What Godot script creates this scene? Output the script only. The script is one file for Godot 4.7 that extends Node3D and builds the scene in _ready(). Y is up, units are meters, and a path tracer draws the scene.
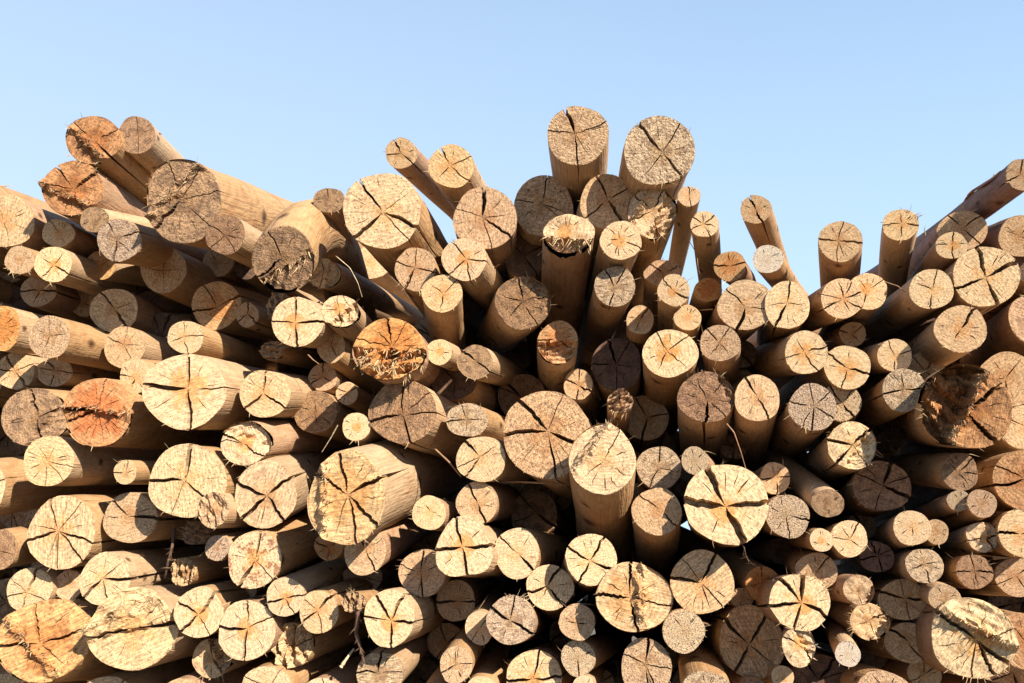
extends Node3D
## A stack of cut eucalyptus logs seen end-on under a clear sky, lit by a low warm sun from the upper right.

const CAM := Vector3(0.2500, 0.9800, 2.8500)

var names := {}
var ends := {}        # finish -> list of end-grain materials
var barrels := []     # debarked side materials
var fiber: StandardMaterial3D
var bark_mat: StandardMaterial3D
var wob := FastNoiseLite.new()
var rng := RandomNumberGenerator.new()


func numbered(called: String) -> String:
	var n: int = names.get(called, 0)
	names[called] = n + 1
	return called if n == 0 else "%s_%03d" % [called, n]


# ---------------------------------------------------------------- textures
func noise(seed_: int, freq: float, octaves := 3) -> FastNoiseLite:
	var n := FastNoiseLite.new()
	n.seed = seed_
	n.noise_type = FastNoiseLite.TYPE_SIMPLEX_SMOOTH
	n.frequency = freq
	n.fractal_octaves = octaves
	return n


func put_px(buf: PackedByteArray, i: int, r: float, g: float, b: float) -> void:
	buf[i] = int(clampf(r, 0.0, 1.0) * 255.0)
	buf[i + 1] = int(clampf(g, 0.0, 1.0) * 255.0)
	buf[i + 2] = int(clampf(b, 0.0, 1.0) * 255.0)


## End grain: heart and sapwood, growth rings, rays, saw scratches, weather blotches, specks.
func end_material(seed_: int, p: Dictionary) -> StandardMaterial3D:
	var s := 320
	var col := PackedByteArray()
	col.resize(s * s * 3)
	var hgt := PackedByteArray()
	hgt.resize(s * s)
	var low := noise(seed_, 2.3, 3)
	var mid := noise(seed_ + 1, 7.0, 3)
	var fine := noise(seed_ + 2, 11.0, 2)
	var grit := noise(seed_ + 3, 25.0, 2)
	var saw := noise(seed_ + 4, 1.0, 2)
	var sap: Color = p.sap
	var heart: Color = p.heart
	var grey: Color = p.grey
	var speck: Color = p.speck
	for y in s:
		for x in s:
			var u := (x + 0.5) / s * 2.0 - 1.0
			var v := (y + 0.5) / s * 2.0 - 1.0
			var rad := sqrt(u * u + v * v)
			var ang := atan2(v, u)
			var a := low.get_noise_2d(u, v)
			var b := mid.get_noise_2d(u, v)
			var c := fine.get_noise_2d(u, v)
			var g := grit.get_noise_2d(u, v)
			var hh := clampf((p.heart_r - rad + a * 0.32 + b * 0.1) * 4.0, 0.0, 1.0)
			var k := sap.lerp(heart, hh * float(p.heart_mix))
			var ring := sin((rad + a * 0.10 + b * 0.03) * float(p.rings)) * float(p.ring_amp) * (0.5 + 1.6 * absf(b))
			var ray := saw.get_noise_2d(cos(ang) * 16.0 + 5.0, sin(ang) * 16.0 + rad * 0.9) * 0.10
			var sw := saw.get_noise_2d(u * 2.2 + v * 0.6, (v - u * 0.25) * 20.0) * float(p.saw)
			var lum := 1.0 + ring + ray + sw + b * 0.16 + a * 0.08 + c * float(p.fuzz) + g * float(p.fuzz) * 0.8
			k = Color(k.r * lum, k.g * lum, k.b * (lum - 0.02 * hh))
			var w := clampf((a * 0.9 + b * 0.5 + c * 0.35 + float(p.grey_bias)) * 2.2, 0.0, 1.0) * float(p.grey_mix)
			k = k.lerp(grey * (1.0 + c * 0.25 + ring), w)
			var sp := clampf((c * 0.65 + g * 0.75 + b * 0.25 - float(p.speck_at)) * 9.0, 0.0, 1.0)
			k = k.lerp(speck, sp * 0.85)
			var i := y * s + x
			put_px(col, i * 3, k.r * 0.83, k.g * 0.832, k.b * 0.868)
			hgt[i] = int(clampf(0.5 + sw * 0.9 + (c * 0.42 + g * 0.3) * float(p.relief) - sp * 0.3 + b * 0.18 + ring * 0.4, 0.0, 1.0) * 255.0)
	var m := StandardMaterial3D.new()
	m.albedo_texture = ImageTexture.create_from_image(Image.create_from_data(s, s, false, Image.FORMAT_RGB8, col))
	var bump := Image.create_from_data(s, s, false, Image.FORMAT_L8, hgt)
	bump.convert(Image.FORMAT_RGBA8)
	bump.bump_map_to_normal_map(float(p.bump))
	m.normal_enabled = true
	m.normal_texture = ImageTexture.create_from_image(bump)
	m.normal_scale = 1.0
	m.roughness = 0.9
	m.metallic_specular = 0.25
	m.vertex_color_use_as_albedo = true
	return m


## Debarked side: grain runs along v, joins at both edges of u.
func barrel_material(seed_: int, base: Color, streak: Color, stain: Color, stain_amt: float) -> StandardMaterial3D:
	var s := 320
	var col := PackedByteArray()
	col.resize(s * s * 3)
	var hgt := PackedByteArray()
	hgt.resize(s * s)
	var grain := noise(seed_, 1.0, 3)
	var blot := noise(seed_ + 1, 1.0, 3)
	var knots := []
	rng.seed = seed_
	for i in 7:
		knots.append([rng.randf(), rng.randf(), rng.randf_range(0.012, 0.03)])
	for y in s:
		var v := (y + 0.5) / s
		var cv := cos(v * TAU)
		var sv := sin(v * TAU)
		for x in s:
			var u := (x + 0.5) / s
			var cu := cos(u * TAU)
			var su := sin(u * TAU)
			var g := grain.get_noise_3d(cu * 9.0, su * 9.0, cv * 0.7 + sv * 0.5)
			var g2 := grain.get_noise_3d(cu * 26.0 + 40.0, su * 26.0, cv * 1.7 + sv * 0.9)
			var b := blot.get_noise_3d(cu * 1.3 + cv * 0.8, su * 1.3 + sv * 1.1, cv * 2.0 - su)
			var c := blot.get_noise_3d(cu * 7.0 + 9.0, su * 7.0, sv * 6.0 + cv * 5.0)
			var k := base.lerp(streak, clampf(0.45 + g * 0.6 + g2 * 0.25, 0.0, 1.0))
			k = k.lerp(stain, clampf((b + c * 0.45 + 0.05) * 2.0, 0.0, 1.0) * stain_amt)
			var kn := 0.0
			for q in knots:
				var du := absf(u - q[0])
				du = minf(du, 1.0 - du)
				var d := sqrt(du * du * 0.5 + pow(v - q[1], 2.0) * 1.2) / float(q[2])
				kn = maxf(kn, clampf(1.3 - d, 0.0, 1.0))
			k = k.lerp(Color(0.25, 0.15, 0.09), kn * 0.75)
			var l := 1.0 + g2 * 0.10 + c * 0.14 + b * 0.06
			var i := y * s + x
			put_px(col, i * 3, k.r * l * 0.81, k.g * l * 0.82, k.b * l * 0.86)
			hgt[i] = int(clampf(0.5 + g * 0.22 + g2 * 0.22 + c * 0.16 - kn * 0.25, 0.0, 1.0) * 255.0)
	var m := StandardMaterial3D.new()
	m.albedo_texture = ImageTexture.create_from_image(Image.create_from_data(s, s, false, Image.FORMAT_RGB8, col))
	var bump := Image.create_from_data(s, s, false, Image.FORMAT_L8, hgt)
	bump.convert(Image.FORMAT_RGBA8)
	bump.bump_map_to_normal_map(5.0)
	m.normal_enabled = true
	m.normal_texture = ImageTexture.create_from_image(bump)
	m.normal_scale = 0.5
	m.roughness = 0.72
	m.metallic_specular = 0.35
	m.vertex_color_use_as_albedo = true
	return m


func make_materials() -> void:
	var base := {"sap": Color(0.90, 0.77, 0.58), "heart": Color(0.86, 0.63, 0.38), "grey": Color(0.62, 0.50, 0.38), "speck": Color(0.36, 0.26, 0.17),
		"heart_r": 0.42, "heart_mix": 1.0, "rings": 52.0, "ring_amp": 0.075, "saw": 0.16, "fuzz": 0.065, "grey_bias": -0.15, "grey_mix": 0.35, "speck_at": 0.55, "relief": 0.7, "bump": 1.9}
	var kinds := {
		"P": [{}, {"heart": Color(0.88, 0.70, 0.48), "speck_at": 0.48}, {"sap": Color(0.87, 0.73, 0.53), "heart": Color(0.84, 0.64, 0.42), "saw": 0.22}],
		"PR": [{"heart": Color(0.86, 0.64, 0.40), "rings": 34.0, "ring_amp": 0.045, "heart_r": 0.5}],
		"PO": [{"heart": Color(0.84, 0.58, 0.32), "heart_r": 0.48, "heart_mix": 0.9}],
		"PM": [{"grey": Color(0.50, 0.32, 0.22), "grey_mix": 0.7, "grey_bias": -0.05, "speck_at": 0.4}],
		"W": [{"sap": Color(0.86, 0.79, 0.68), "heart": Color(0.82, 0.74, 0.62), "grey": Color(0.68, 0.62, 0.55), "speck_at": 0.4}],
		"S": [{"bump": 3.0, "sap": Color(0.84, 0.70, 0.53), "heart": Color(0.78, 0.61, 0.43), "fuzz": 0.15, "speck_at": 0.33, "relief": 1.3, "grey_mix": 0.6, "grey_bias": 0.0},
			{"bump": 3.2, "sap": Color(0.82, 0.71, 0.56), "heart": Color(0.74, 0.60, 0.44), "grey": Color(0.52, 0.43, 0.34), "fuzz": 0.17, "speck_at": 0.36, "relief": 1.5, "grey_mix": 0.7, "grey_bias": 0.05}],
		"T": [{"sap": Color(0.87, 0.73, 0.54), "heart": Color(0.80, 0.62, 0.42), "saw": 0.2, "grey_mix": 0.5, "grey_bias": 0.0},
			{"sap": Color(0.83, 0.69, 0.51), "heart": Color(0.76, 0.58, 0.40), "grey": Color(0.58, 0.47, 0.36), "grey_mix": 0.6, "speck_at": 0.45}],
		"TB": [{"sap": Color(0.83, 0.68, 0.49), "heart": Color(0.77, 0.59, 0.40), "heart_r": 0.5, "grey": Color(0.60, 0.45, 0.33), "grey_mix": 0.6, "fuzz": 0.18, "bump": 4.0, "speck_at": 0.42}],
		"BR": [{"sap": Color(0.76, 0.56, 0.37), "heart": Color(0.66, 0.43, 0.25), "heart_r": 0.6, "heart_mix": 0.9, "grey": Color(0.50, 0.36, 0.25), "grey_mix": 0.7, "grey_bias": 0.05, "saw": 0.2, "fuzz": 0.12, "bump": 2.6}],
		"BO": [{"sap": Color(0.83, 0.63, 0.41), "heart": Color(0.76, 0.51, 0.30), "heart_r": 0.6, "heart_mix": 0.9, "grey": Color(0.52, 0.35, 0.22), "grey_mix": 0.7, "saw": 0.24}],
		"TO": [{"sap": Color(0.80, 0.62, 0.42), "heart": Color(0.73, 0.50, 0.31), "heart_r": 0.55, "heart_mix": 0.9, "grey": Color(0.5, 0.36, 0.26), "grey_mix": 0.6, "fuzz": 0.16, "relief": 1.1, "speck_at": 0.42}],
		"G": [{"bump": 3.2, "sap": Color(0.72, 0.58, 0.43), "heart": Color(0.66, 0.51, 0.36), "grey": Color(0.50, 0.40, 0.31), "fuzz": 0.2, "grey_mix": 0.8, "grey_bias": 0.1, "speck_at": 0.4, "relief": 1.1},
			{"bump": 3.2, "sap": Color(0.69, 0.54, 0.39), "heart": Color(0.62, 0.46, 0.32), "grey": Color(0.47, 0.37, 0.29), "fuzz": 0.22, "grey_mix": 0.75, "grey_bias": 0.05, "speck_at": 0.38, "relief": 1.3}],
		"GS": [{"sap": Color(0.72, 0.62, 0.48), "heart": Color(0.60, 0.48, 0.35), "saw": 0.5, "grey_mix": 0.6, "grey_bias": 0.05}],
		"O": [{"sap": Color(0.84, 0.62, 0.38), "heart": Color(0.77, 0.50, 0.27), "heart_r": 0.7, "heart_mix": 0.9, "grey": Color(0.55, 0.34, 0.2), "saw": 0.2},
			{"sap": Color(0.82, 0.64, 0.43), "heart": Color(0.77, 0.52, 0.31), "heart_r": 0.6, "heart_mix": 0.85, "grey": Color(0.58, 0.4, 0.26), "saw": 0.26}],
		"OL": [{"sap": Color(0.88, 0.73, 0.52), "heart": Color(0.84, 0.64, 0.41), "heart_r": 0.6, "heart_mix": 0.9, "saw": 0.2, "grey": Color(0.6, 0.4, 0.24)}],
		"R": [{"sap": Color(0.80, 0.58, 0.39), "heart": Color(0.76, 0.47, 0.29), "heart_r": 0.72, "heart_mix": 1.0, "grey": Color(0.5, 0.28, 0.16), "speck_at": 0.6}],
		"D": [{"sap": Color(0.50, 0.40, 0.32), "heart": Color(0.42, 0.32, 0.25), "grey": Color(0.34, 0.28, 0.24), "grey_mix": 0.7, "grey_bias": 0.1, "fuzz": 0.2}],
		"M": [{"bump": 3.2, "sap": Color(0.84, 0.73, 0.57), "heart": Color(0.78, 0.66, 0.50), "speck": Color(0.20, 0.15, 0.12), "speck_at": 0.24, "relief": 1.2, "grey_mix": 0.5, "fuzz": 0.16}],
	}
	var n := 11
	for k in kinds:
		ends[k] = []
		for over in kinds[k]:
			var p := base.duplicate()
			p.merge(over, true)
			n += 17
			ends[k].append(end_material(n, p))
	barrels.append(barrel_material(301, Color(0.87, 0.74, 0.57), Color(0.81, 0.66, 0.49), Color(0.71, 0.55, 0.39), 0.55))
	barrels.append(barrel_material(317, Color(0.85, 0.69, 0.49), Color(0.78, 0.60, 0.40), Color(0.66, 0.48, 0.31), 0.6))
	barrels.append(barrel_material(331, Color(0.83, 0.68, 0.52), Color(0.75, 0.57, 0.42), Color(0.62, 0.46, 0.33), 0.6))
	barrels.append(barrel_material(347, Color(0.66, 0.51, 0.42), Color(0.56, 0.41, 0.33), Color(0.44, 0.31, 0.25), 0.7))
	fiber = StandardMaterial3D.new()
	fiber.albedo_color = Color.WHITE
	fiber.vertex_color_use_as_albedo = true
	fiber.roughness = 0.85
	bark_mat = StandardMaterial3D.new()
	bark_mat.vertex_color_use_as_albedo = true
	bark_mat.roughness = 0.95


# ---------------------------------------------------------------- mesh helpers
class Buf:
	var v := PackedVector3Array()
	var n := PackedVector3Array()
	var uv := PackedVector2Array()
	var c := PackedColorArray()
	var ix := PackedInt32Array()

	func add(p: Vector3, nn: Vector3, t: Vector2, col: Color) -> int:
		v.append(p)
		n.append(nn)
		uv.append(t)
		c.append(col)
		return v.size() - 1

	## a triangle whose corners run clockwise as seen from outside
	func flat(a: Vector3, b: Vector3, d: Vector3, ta: Vector2, tb: Vector2, td: Vector2, col: Color) -> void:
		var nn := (d - a).cross(b - a)
		if nn.length_squared() < 1e-16:
			return
		nn = nn.normalized()
		var k := v.size()
		add(a, nn, ta, col)
		add(b, nn, tb, col)
		add(d, nn, td, col)
		ix.append_array(PackedInt32Array([k, k + 1, k + 2]))

	func mesh() -> ArrayMesh:
		var arr := []
		arr.resize(Mesh.ARRAY_MAX)
		arr[Mesh.ARRAY_VERTEX] = v
		arr[Mesh.ARRAY_NORMAL] = n
		arr[Mesh.ARRAY_TEX_UV] = uv
		arr[Mesh.ARRAY_COLOR] = c
		arr[Mesh.ARRAY_INDEX] = ix
		var m := ArrayMesh.new()
		m.add_surface_from_arrays(Mesh.PRIMITIVE_TRIANGLES, arr)
		return m


func part(called: String, m: Mesh, mat: Material, parent: Node3D) -> MeshInstance3D:
	var o := MeshInstance3D.new()
	o.name = called
	o.mesh = m
	o.material_override = mat
	parent.add_child(o, true)
	return o


## a thin tapering splinter: three-sided, curved once
func sliver(b: Buf, p: Vector3, dir: Vector3, side: Vector3, len_: float, w: float, col: Color) -> void:
	var q := side.cross(dir).normalized()
	var s2 := dir.cross(q).normalized()
	var bend := (side * rng.randf_range(-0.25, 0.25) + q * rng.randf_range(-0.3, 0.3)) * len_
	var base := [p + s2 * w, p - s2 * w * 0.6 + q * w * 0.8, p - s2 * w * 0.6 - q * w * 0.8]
	var mid := []
	for k in base:
		mid.append(k * 0.75 + p * 0.25 + dir * len_ * 0.55 + bend * 0.3)
	var tip := p + dir * len_ + bend
	for i in 3:
		var j := (i + 1) % 3
		b.flat(base[i], mid[i], base[j], Vector2.ZERO, Vector2.ZERO, Vector2.ZERO, col)
		b.flat(base[j], mid[i], mid[j], Vector2.ZERO, Vector2.ZERO, Vector2.ZERO, col)
		b.flat(mid[i], tip, mid[j], Vector2.ZERO, Vector2.ZERO, Vector2.ZERO, col)


func fiber_color() -> Color:
	var k := rng.randf()
	var c := Color(0.62, 0.46, 0.26).lerp(Color(0.36, 0.19, 0.09), k * k)
	return c * rng.randf_range(0.55, 0.85)


func smooth(a: float, b: float, x: float) -> float:
	return smoothstep(a, b, x)


# ---------------------------------------------------------------- one log
## torn wood splits into long flakes that lie in one direction and end in steps
func flakes(u: Vector2, at: Vector2) -> float:
	var q := u.rotated(at.x)
	var k := wob.get_noise_2d(q.x * 2.8 + at.y, q.y * 0.8) * 2.2 + wob.get_noise_2d(q.x * 1.5, q.y * 1.2 + at.x)
	return 0.45 * k + 0.8 * roundf(k * 2.2) / 2.2 + wob.get_noise_2d(q.x * 14.0, q.y * 2.5 + at.y) * 0.3


func face_height(u: Vector2, feats: Array, ang_noise: Vector2) -> float:
	var h := wob.get_noise_2d(u.x * 1.2 + ang_noise.x, u.y * 1.2 + ang_noise.y) * 0.004
	var lower := 0.0
	for f in feats:
		match f[0]:
			"step":
				var d := Vector2(cos(f[1]), sin(f[1]))
				var pr := u.dot(d) - float(f[2]) + wob.get_noise_2d(u.x * 3.0 + ang_noise.y, u.y * 3.0) * 0.14
				lower = smooth(0.0, 0.09, pr)
				h -= float(f[3]) * lower * (0.85 + 0.22 * flakes(u, ang_noise))
			"ridge":
				var d := Vector2(cos(f[1]), sin(f[1]))
				var pr := u.dot(d) - float(f[2]) + wob.get_noise_2d(u.x * 3.0 + ang_noise.y, u.y * 3.0) * 0.10
				h += 0.016 * exp(-pr * pr / 0.012) * (0.7 + 0.5 * flakes(u, ang_noise))
				h -= 0.010 * smooth(0.08, 0.2, pr)
			"broken":
				h += float(f[1]) * flakes(u, ang_noise)
			"broken2":
				h += lower * float(f[1]) * flakes(u, ang_noise)
	return h


func make_log(row: Array, seed_: int, plain := false) -> Node3D:
	rng.seed = seed_ * 7919 + 13
	var label: String = row[0]
	var fin: String = row[1]
	var e: Vector3 = row[4]
	var rr: Vector2 = row[5]
	var dd: Vector2 = row[6]
	var opt: Dictionary = row[7]
	var root := Node3D.new()
	root.name = numbered("log")
	root.position = e
	root.set_meta("label", label)
	root.set_meta("category", "log")
	root.set_meta("group", "cut logs stacked in the pile")
	add_child(root)

	var d := Vector3(dd.x, dd.y, -1.0).normalized()      # runs into the pile
	var to_cam := (CAM - e).normalized()
	var n := (-d * 0.28 + to_cam * 0.42 + Vector3(0.0, 0.0, 0.3) + Vector3(rng.randf_range(-0.06, 0.07), rng.randf_range(-0.05, 0.06), 0.0)).normalized()
	var fx := Vector3.UP.cross(n).normalized()
	var fy := n.cross(fx).normalized()
	var R := sqrt(rr.x * rr.y)
	var ph := [rng.randf() * TAU, rng.randf() * TAU, rng.randf() * TAU, rng.randf() * TAU]
	var am := [0.012, 0.02, 0.014, 0.008]
	var an := Vector2(rng.randf() * 90.0, rng.randf() * 90.0)

	var outline := func(th: float) -> Vector2:
		var k := 1.0
		for i in 4:
			k += am[i] * sin(th * (i + 2) + ph[i])
		if opt.has("tri"):
			k += 0.09 * cos(3.0 * (th - PI / 2)) - 0.03
		return Vector2(cos(th) * rr.x, sin(th) * rr.y) * k

	# features
	var feats := []
	var fray := 1 if rng.randf() < 0.5 else 2
	var fringes := []
	for t in (row[3] as String).split(" ", false):
		var q := t.split(":")
		match q[0]:
			"fray": fray = int(q[1])
			"step": feats.append(["step", deg_to_rad(float(q[1])), float(q[2]), float(q[3])])
			"ridge":
				feats.append(["ridge", deg_to_rad(float(q[1])), float(q[2])])
				fringes.append(["ridge", deg_to_rad(float(q[1])), float(q[2])])
			"fringe": fringes.append(["fringe", deg_to_rad(float(q[1])), float(q[2])])
			"broken": feats.append(["broken", float(q[1])])
			"broken2": feats.append(["broken2", float(q[1])])
	var rough := feats.size() > 0

	# cracks
	var pith := Vector2(rng.randf_range(-0.1, 0.1) * rr.x, rng.randf_range(-0.1, 0.1) * rr.y)
	var cracks := []
	var nc_full := (row[2] as String).split(" ", false).size()
	for t in (row[2] as String).split(" ", false):
		var big := t.contains("B")
		var ang := float(t.replace("B", "").replace("s", "").replace("c", ""))
		var c := {"a": fposmod(deg_to_rad(ang), TAU), "w": (rng.randf_range(0.0034, 0.0064) if big else rng.randf_range(0.0014, 0.0028)), "r0": 0.0, "r1": 1.0,
			"dep": 0.05 if big else 0.03, "len": (rng.randf_range(0.15, 0.5) if big else rng.randf_range(0.03, 0.2)), "full": true}
		if big:
			c.w *= float(opt.get("wide", 1.0)) * clampf(R / 0.085, 0.6, 1.15)
		if t.ends_with("s"):
			c.r0 = rng.randf_range(0.25, 0.45)
			c.r1 = rng.randf_range(0.72, 0.92)
			c.full = false
			c.w = rng.randf_range(0.0010, 0.0018) * (1.8 if big else 1.0)
			c.dep = 0.018
		elif t.ends_with("c"):
			c.r1 = rng.randf_range(0.5, 0.65)
			c.full = false
		elif not big and nc_full > 2 and rng.randf() < 0.25:
			c.r0 = rng.randf_range(0.1, 0.3)
		elif not big and rng.randf() < 0.35:
			c.r1 = rng.randf_range(0.82, 0.95)
			c.full = false
		cracks.append(c)
	if not plain:      # a few fine drying checks between the main cracks
		for i in rng.randi_range(2, 5):
			cracks.append({"a": rng.randf() * TAU, "w": rng.randf_range(0.0008, 0.0015), "r0": rng.randf_range(0.3, 0.65), "r1": rng.randf_range(0.75, 0.97), "dep": 0.008, "len": 0.0, "full": false})
	cracks.sort_custom(func(p, q): return p.w > q.w)
	var kept := []
	for c in cracks:
		if kept.all(func(o): return absf(angle_difference(o.a, c.a)) > 0.14):
			kept.append(c)
	cracks = kept
	cracks.sort_custom(func(p, q): return p.a < q.a)
	var nc := cracks.size()
	for i in nc:
		var c: Dictionary = cracks[i]
		var gap := TAU
		if nc > 1:
			gap = minf(fposmod(c.a - cracks[(i + nc - 1) % nc].a, TAU), fposmod(cracks[(i + 1) % nc].a - c.a, TAU))
		c.room = minf(clampf(c.w / (0.25 * R), 0.13, 0.4), gap * 0.45)

	# rows from pith to rim
	var T := [0.0, 0.06, 0.14, 0.24, 0.35, 0.46, 0.57, 0.68, 0.78, 0.87, 0.945, 0.985, 1.0]
	var nb := 40
	if plain:
		T = [0.0, 0.2, 0.45, 0.7, 0.9, 1.0]
		nb = 22
	elif rough:
		T = [0.0]
		for i in range(1, 23):
			T.append(i / 23.0)
		T.append_array([0.985, 1.0])
		nb = 88 if R > 0.075 else 60
	elif R > 0.1:
		nb = 56
	var nr := T.size()
	for c in cracks:      # each crack wanders as it runs outward
		var m := 0.0
		c.m = []
		for j in nr:
			m += rng.randf_range(-1.0, 1.0) * (0.0022 + c.w * 0.25)
			m *= 0.93
			c.m.append(m)

	# columns: [angle, crack or null, side]
	var cols := []
	for i in nb:
		var th := TAU * i / nb
		var ok := true
		for c in cracks:
			var g := absf(angle_difference(th, c.a))
			if g < c.room + 0.02:
				ok = false
				break
		if ok:
			cols.append([th, null, 0])
	for c in cracks:
		for s in 4:
			cols.append([c.a + (s - 1.5) * 1e-5, c, s])
	cols.sort_custom(func(p, q): return p[0] < q[0])
	var ncol := cols.size()

	var tint := Color.WHITE * rng.randf_range(0.88, 1.06)
	tint.g *= rng.randf_range(0.965, 1.0)
	tint.b *= rng.randf_range(0.95, 1.06)
	tint.a = 1.0
	var spin := rng.randf() * TAU
	var uvk := 0.5 / (maxf(rr.x, rr.y) * 1.12)

	# positions of the cut end
	var grid := []
	var uvs := []
	var i0s := []
	for k in ncol:
		var th: float = cols[k][0]
		var c = cols[k][1]
		var side: int = cols[k][2]
		var E: Vector2 = outline.call(th)
		var ray := E - pith
		var len_ := ray.length()
		var dirn := ray / len_
		var tau := Vector2(-dirn.y, dirn.x)
		var line := PackedVector3Array()
		var uvl := PackedVector2Array()
		for j in nr:
			var t: float = T[j]
			var p := pith + ray * t
			var dep := 0.0
			if c != null:
				var prof := 0.0
				if c.full:
					prof = (0.55 + 0.45 * smooth(0.0, 0.45, t)) * smooth(c.r0 - 0.02, c.r0 + 0.12, t)
				elif t >= c.r0 and t <= c.r1:
					var q: float = (t - c.r0) / (c.r1 - c.r0)
					prof = (sin(PI * q) if c.r0 > 0.0 else 1.0 - q * q)
				var w: float = minf(c.w * prof, c.room * 0.85 * t * len_)
				var lim: float = c.room * 0.6 * t * len_
				var m: float = clampf(c.m[j], -lim, lim)
				var off: float = [-1.0, -0.4, 0.4, 1.0][side]
				p += tau * (m + off * w)
				if (side == 1 or side == 2) and w > 0.0:
					dep = minf(c.dep * prof, w * 14.0)
				if c.full and j == nr - 1 and (side == 1 or side == 2):
					p -= ray * 0.35
			elif j == 0:
				dep = 0.0
			var h := face_height(p / R, feats, an)
			if t > 0.99:
				h -= 0.003 * (1.0 + wob.get_noise_2d(th * 9.0, an.x)) 
			line.append(fx * p.x + fy * p.y - d * (h - dep))
			var q2 := (p - pith).rotated(spin) * uvk + Vector2(0.5, 0.5)
			uvl.append(q2)
		grid.append(line)
		uvs.append(uvl)

	# the cut end
	var b := Buf.new()
	var ids := []
	if not rough:
		for k in ncol:
			var l2 := PackedInt32Array()
			for j in nr:
				l2.append(b.add(grid[k][j], n, uvs[k][j], tint))
			ids.append(l2)
	for k in ncol:
		var k2 := (k + 1) % ncol
		var ca = cols[k]
		var cb = cols[k2]
		var groove: bool = ca[1] != null and cb[1] != null and is_same(ca[1], cb[1]) and cb[2] == ca[2] + 1
		for j in nr - 1:
			if groove or rough:
				var col := tint * 0.8 if groove else tint
				b.flat(grid[k][j], grid[k2][j + 1], grid[k][j + 1], uvs[k][j], uvs[k2][j + 1], uvs[k][j + 1], col)
				if j > 0:
					b.flat(grid[k][j], grid[k2][j], grid[k2][j + 1], uvs[k][j], uvs[k2][j], uvs[k2][j + 1], col)
			else:
				b.ix.append_array(PackedInt32Array([ids[k][j], ids[k2][j + 1], ids[k][j + 1]]))
				if j > 0:
					b.ix.append_array(PackedInt32Array([ids[k][j], ids[k2][j], ids[k2][j + 1]]))
	var mats: Array = ends[fin]
	part("cut_end", b.mesh(), mats[rng.randi() % mats.size()], root)

	# the debarked side
	var length: float = rng.randf_range(2.9, 3.6) if not opt.has("bark") else 2.4
	if opt.has("len"):
		length = opt.len
	var S := [0.0, 0.004, 0.015, 0.035, 0.07, 0.12, 0.19, 0.28, 0.4, 0.55, 0.7, 0.85, 1.0, 1.2, 1.45] if opt.has("len") else [0.0, 0.004, 0.015, 0.035, 0.07, 0.12, 0.19, 0.28, 0.4, 0.55, 0.8, 1.15, 1.6, 2.2, length]
	if plain:
		S = [0.0, 0.02, 0.2, 0.6, 1.4, length]
	var ns := S.size()
	var bend := Vector3.DOWN * float(opt.get("sag", 0.0)) + (fx * rng.randf_range(-1.0, 1.0) + fy * rng.randf_range(-1.0, 1.0)) * 0.03
	var taper := rng.randf_range(0.04, 0.075)
	var bt := Color.WHITE * rng.randf_range(0.85, 1.08)
	bt.a = 1.0
	var sb := Buf.new()
	var bg := []
	var bn := []
	var vo := rng.randf()
	for k in ncol:
		var th: float = cols[k][0]
		var c = cols[k][1]
		var side: int = cols[k][2]
		var rim: Vector3 = grid[k][nr - 1]
		var E: Vector2 = outline.call(th)
		var rad := fx * E.x + fy * E.y
		var line := PackedVector3Array()
		var nl := PackedVector3Array()
		var nrm := fx * (E.x / (rr.x * rr.x)) + fy * (E.y / (rr.y * rr.y))
		nrm = (nrm - d * nrm.dot(d)).normalized()
		var is_bottom: bool = c != null and (side == 1 or side == 2)
		for j in ns:
			var s: float = S[j]
			var p: Vector3
			var swell := 1.0 - taper * s + wob.get_noise_3d(cos(th) * 0.8 + an.x, sin(th) * 0.8 + an.y, s * 2.2) * 0.05 * smooth(0.0, 0.1, s)
			var path := d * s + bend * s * s * 0.5
			if c != null and c.full:
				var dep: float = minf(c.dep, c.w * 14.0)
				var ss := maxf(s, dep) if is_bottom else s
				var open := clampf(1.0 - (ss - dep) / maxf(c.len, 0.001), 0.0, 1.0) if is_bottom else clampf(1.0 - s / (c.len + dep), 0.0, 1.0)
				var tang := (rim - rad)
				var mid := fx * 0.0
				var lip := rad
				var cdir := Vector2(-sin(th), cos(th))
				var off: float = [-1.0, -0.4, 0.4, 1.0][side]
				var lat: Vector3 = (fx * cdir.x + fy * cdir.y) * (off * c.w * open + c.m[nr - 1] * clampf(1.0 - s * 4.0, 0.0, 1.0))
				p = lip * swell * (1.0 - 0.35 * open if is_bottom else 1.0) + lat + d * ss + bend * ss * ss * 0.5
				if s == 0.0 and not is_bottom:
					p = rim
				elif s == 0.0:
					p = rim
			else:
				p = rad * swell + path
				if s == 0.0:
					p = rim
			line.append(p)
			nl.append(nrm)
		bg.append(line)
		bn.append(nl)
	var bids := []
	for k in ncol + 1:
		var kk := k % ncol
		var l2 := PackedInt32Array()
		var u: float = cols[kk][0] / TAU + (1.0 if k == ncol else 0.0)
		for j in ns:
			l2.append(sb.add(bg[kk][j], bn[kk][j], Vector2(u, vo + S[j] / 0.9), bt))
		bids.append(l2)
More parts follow.
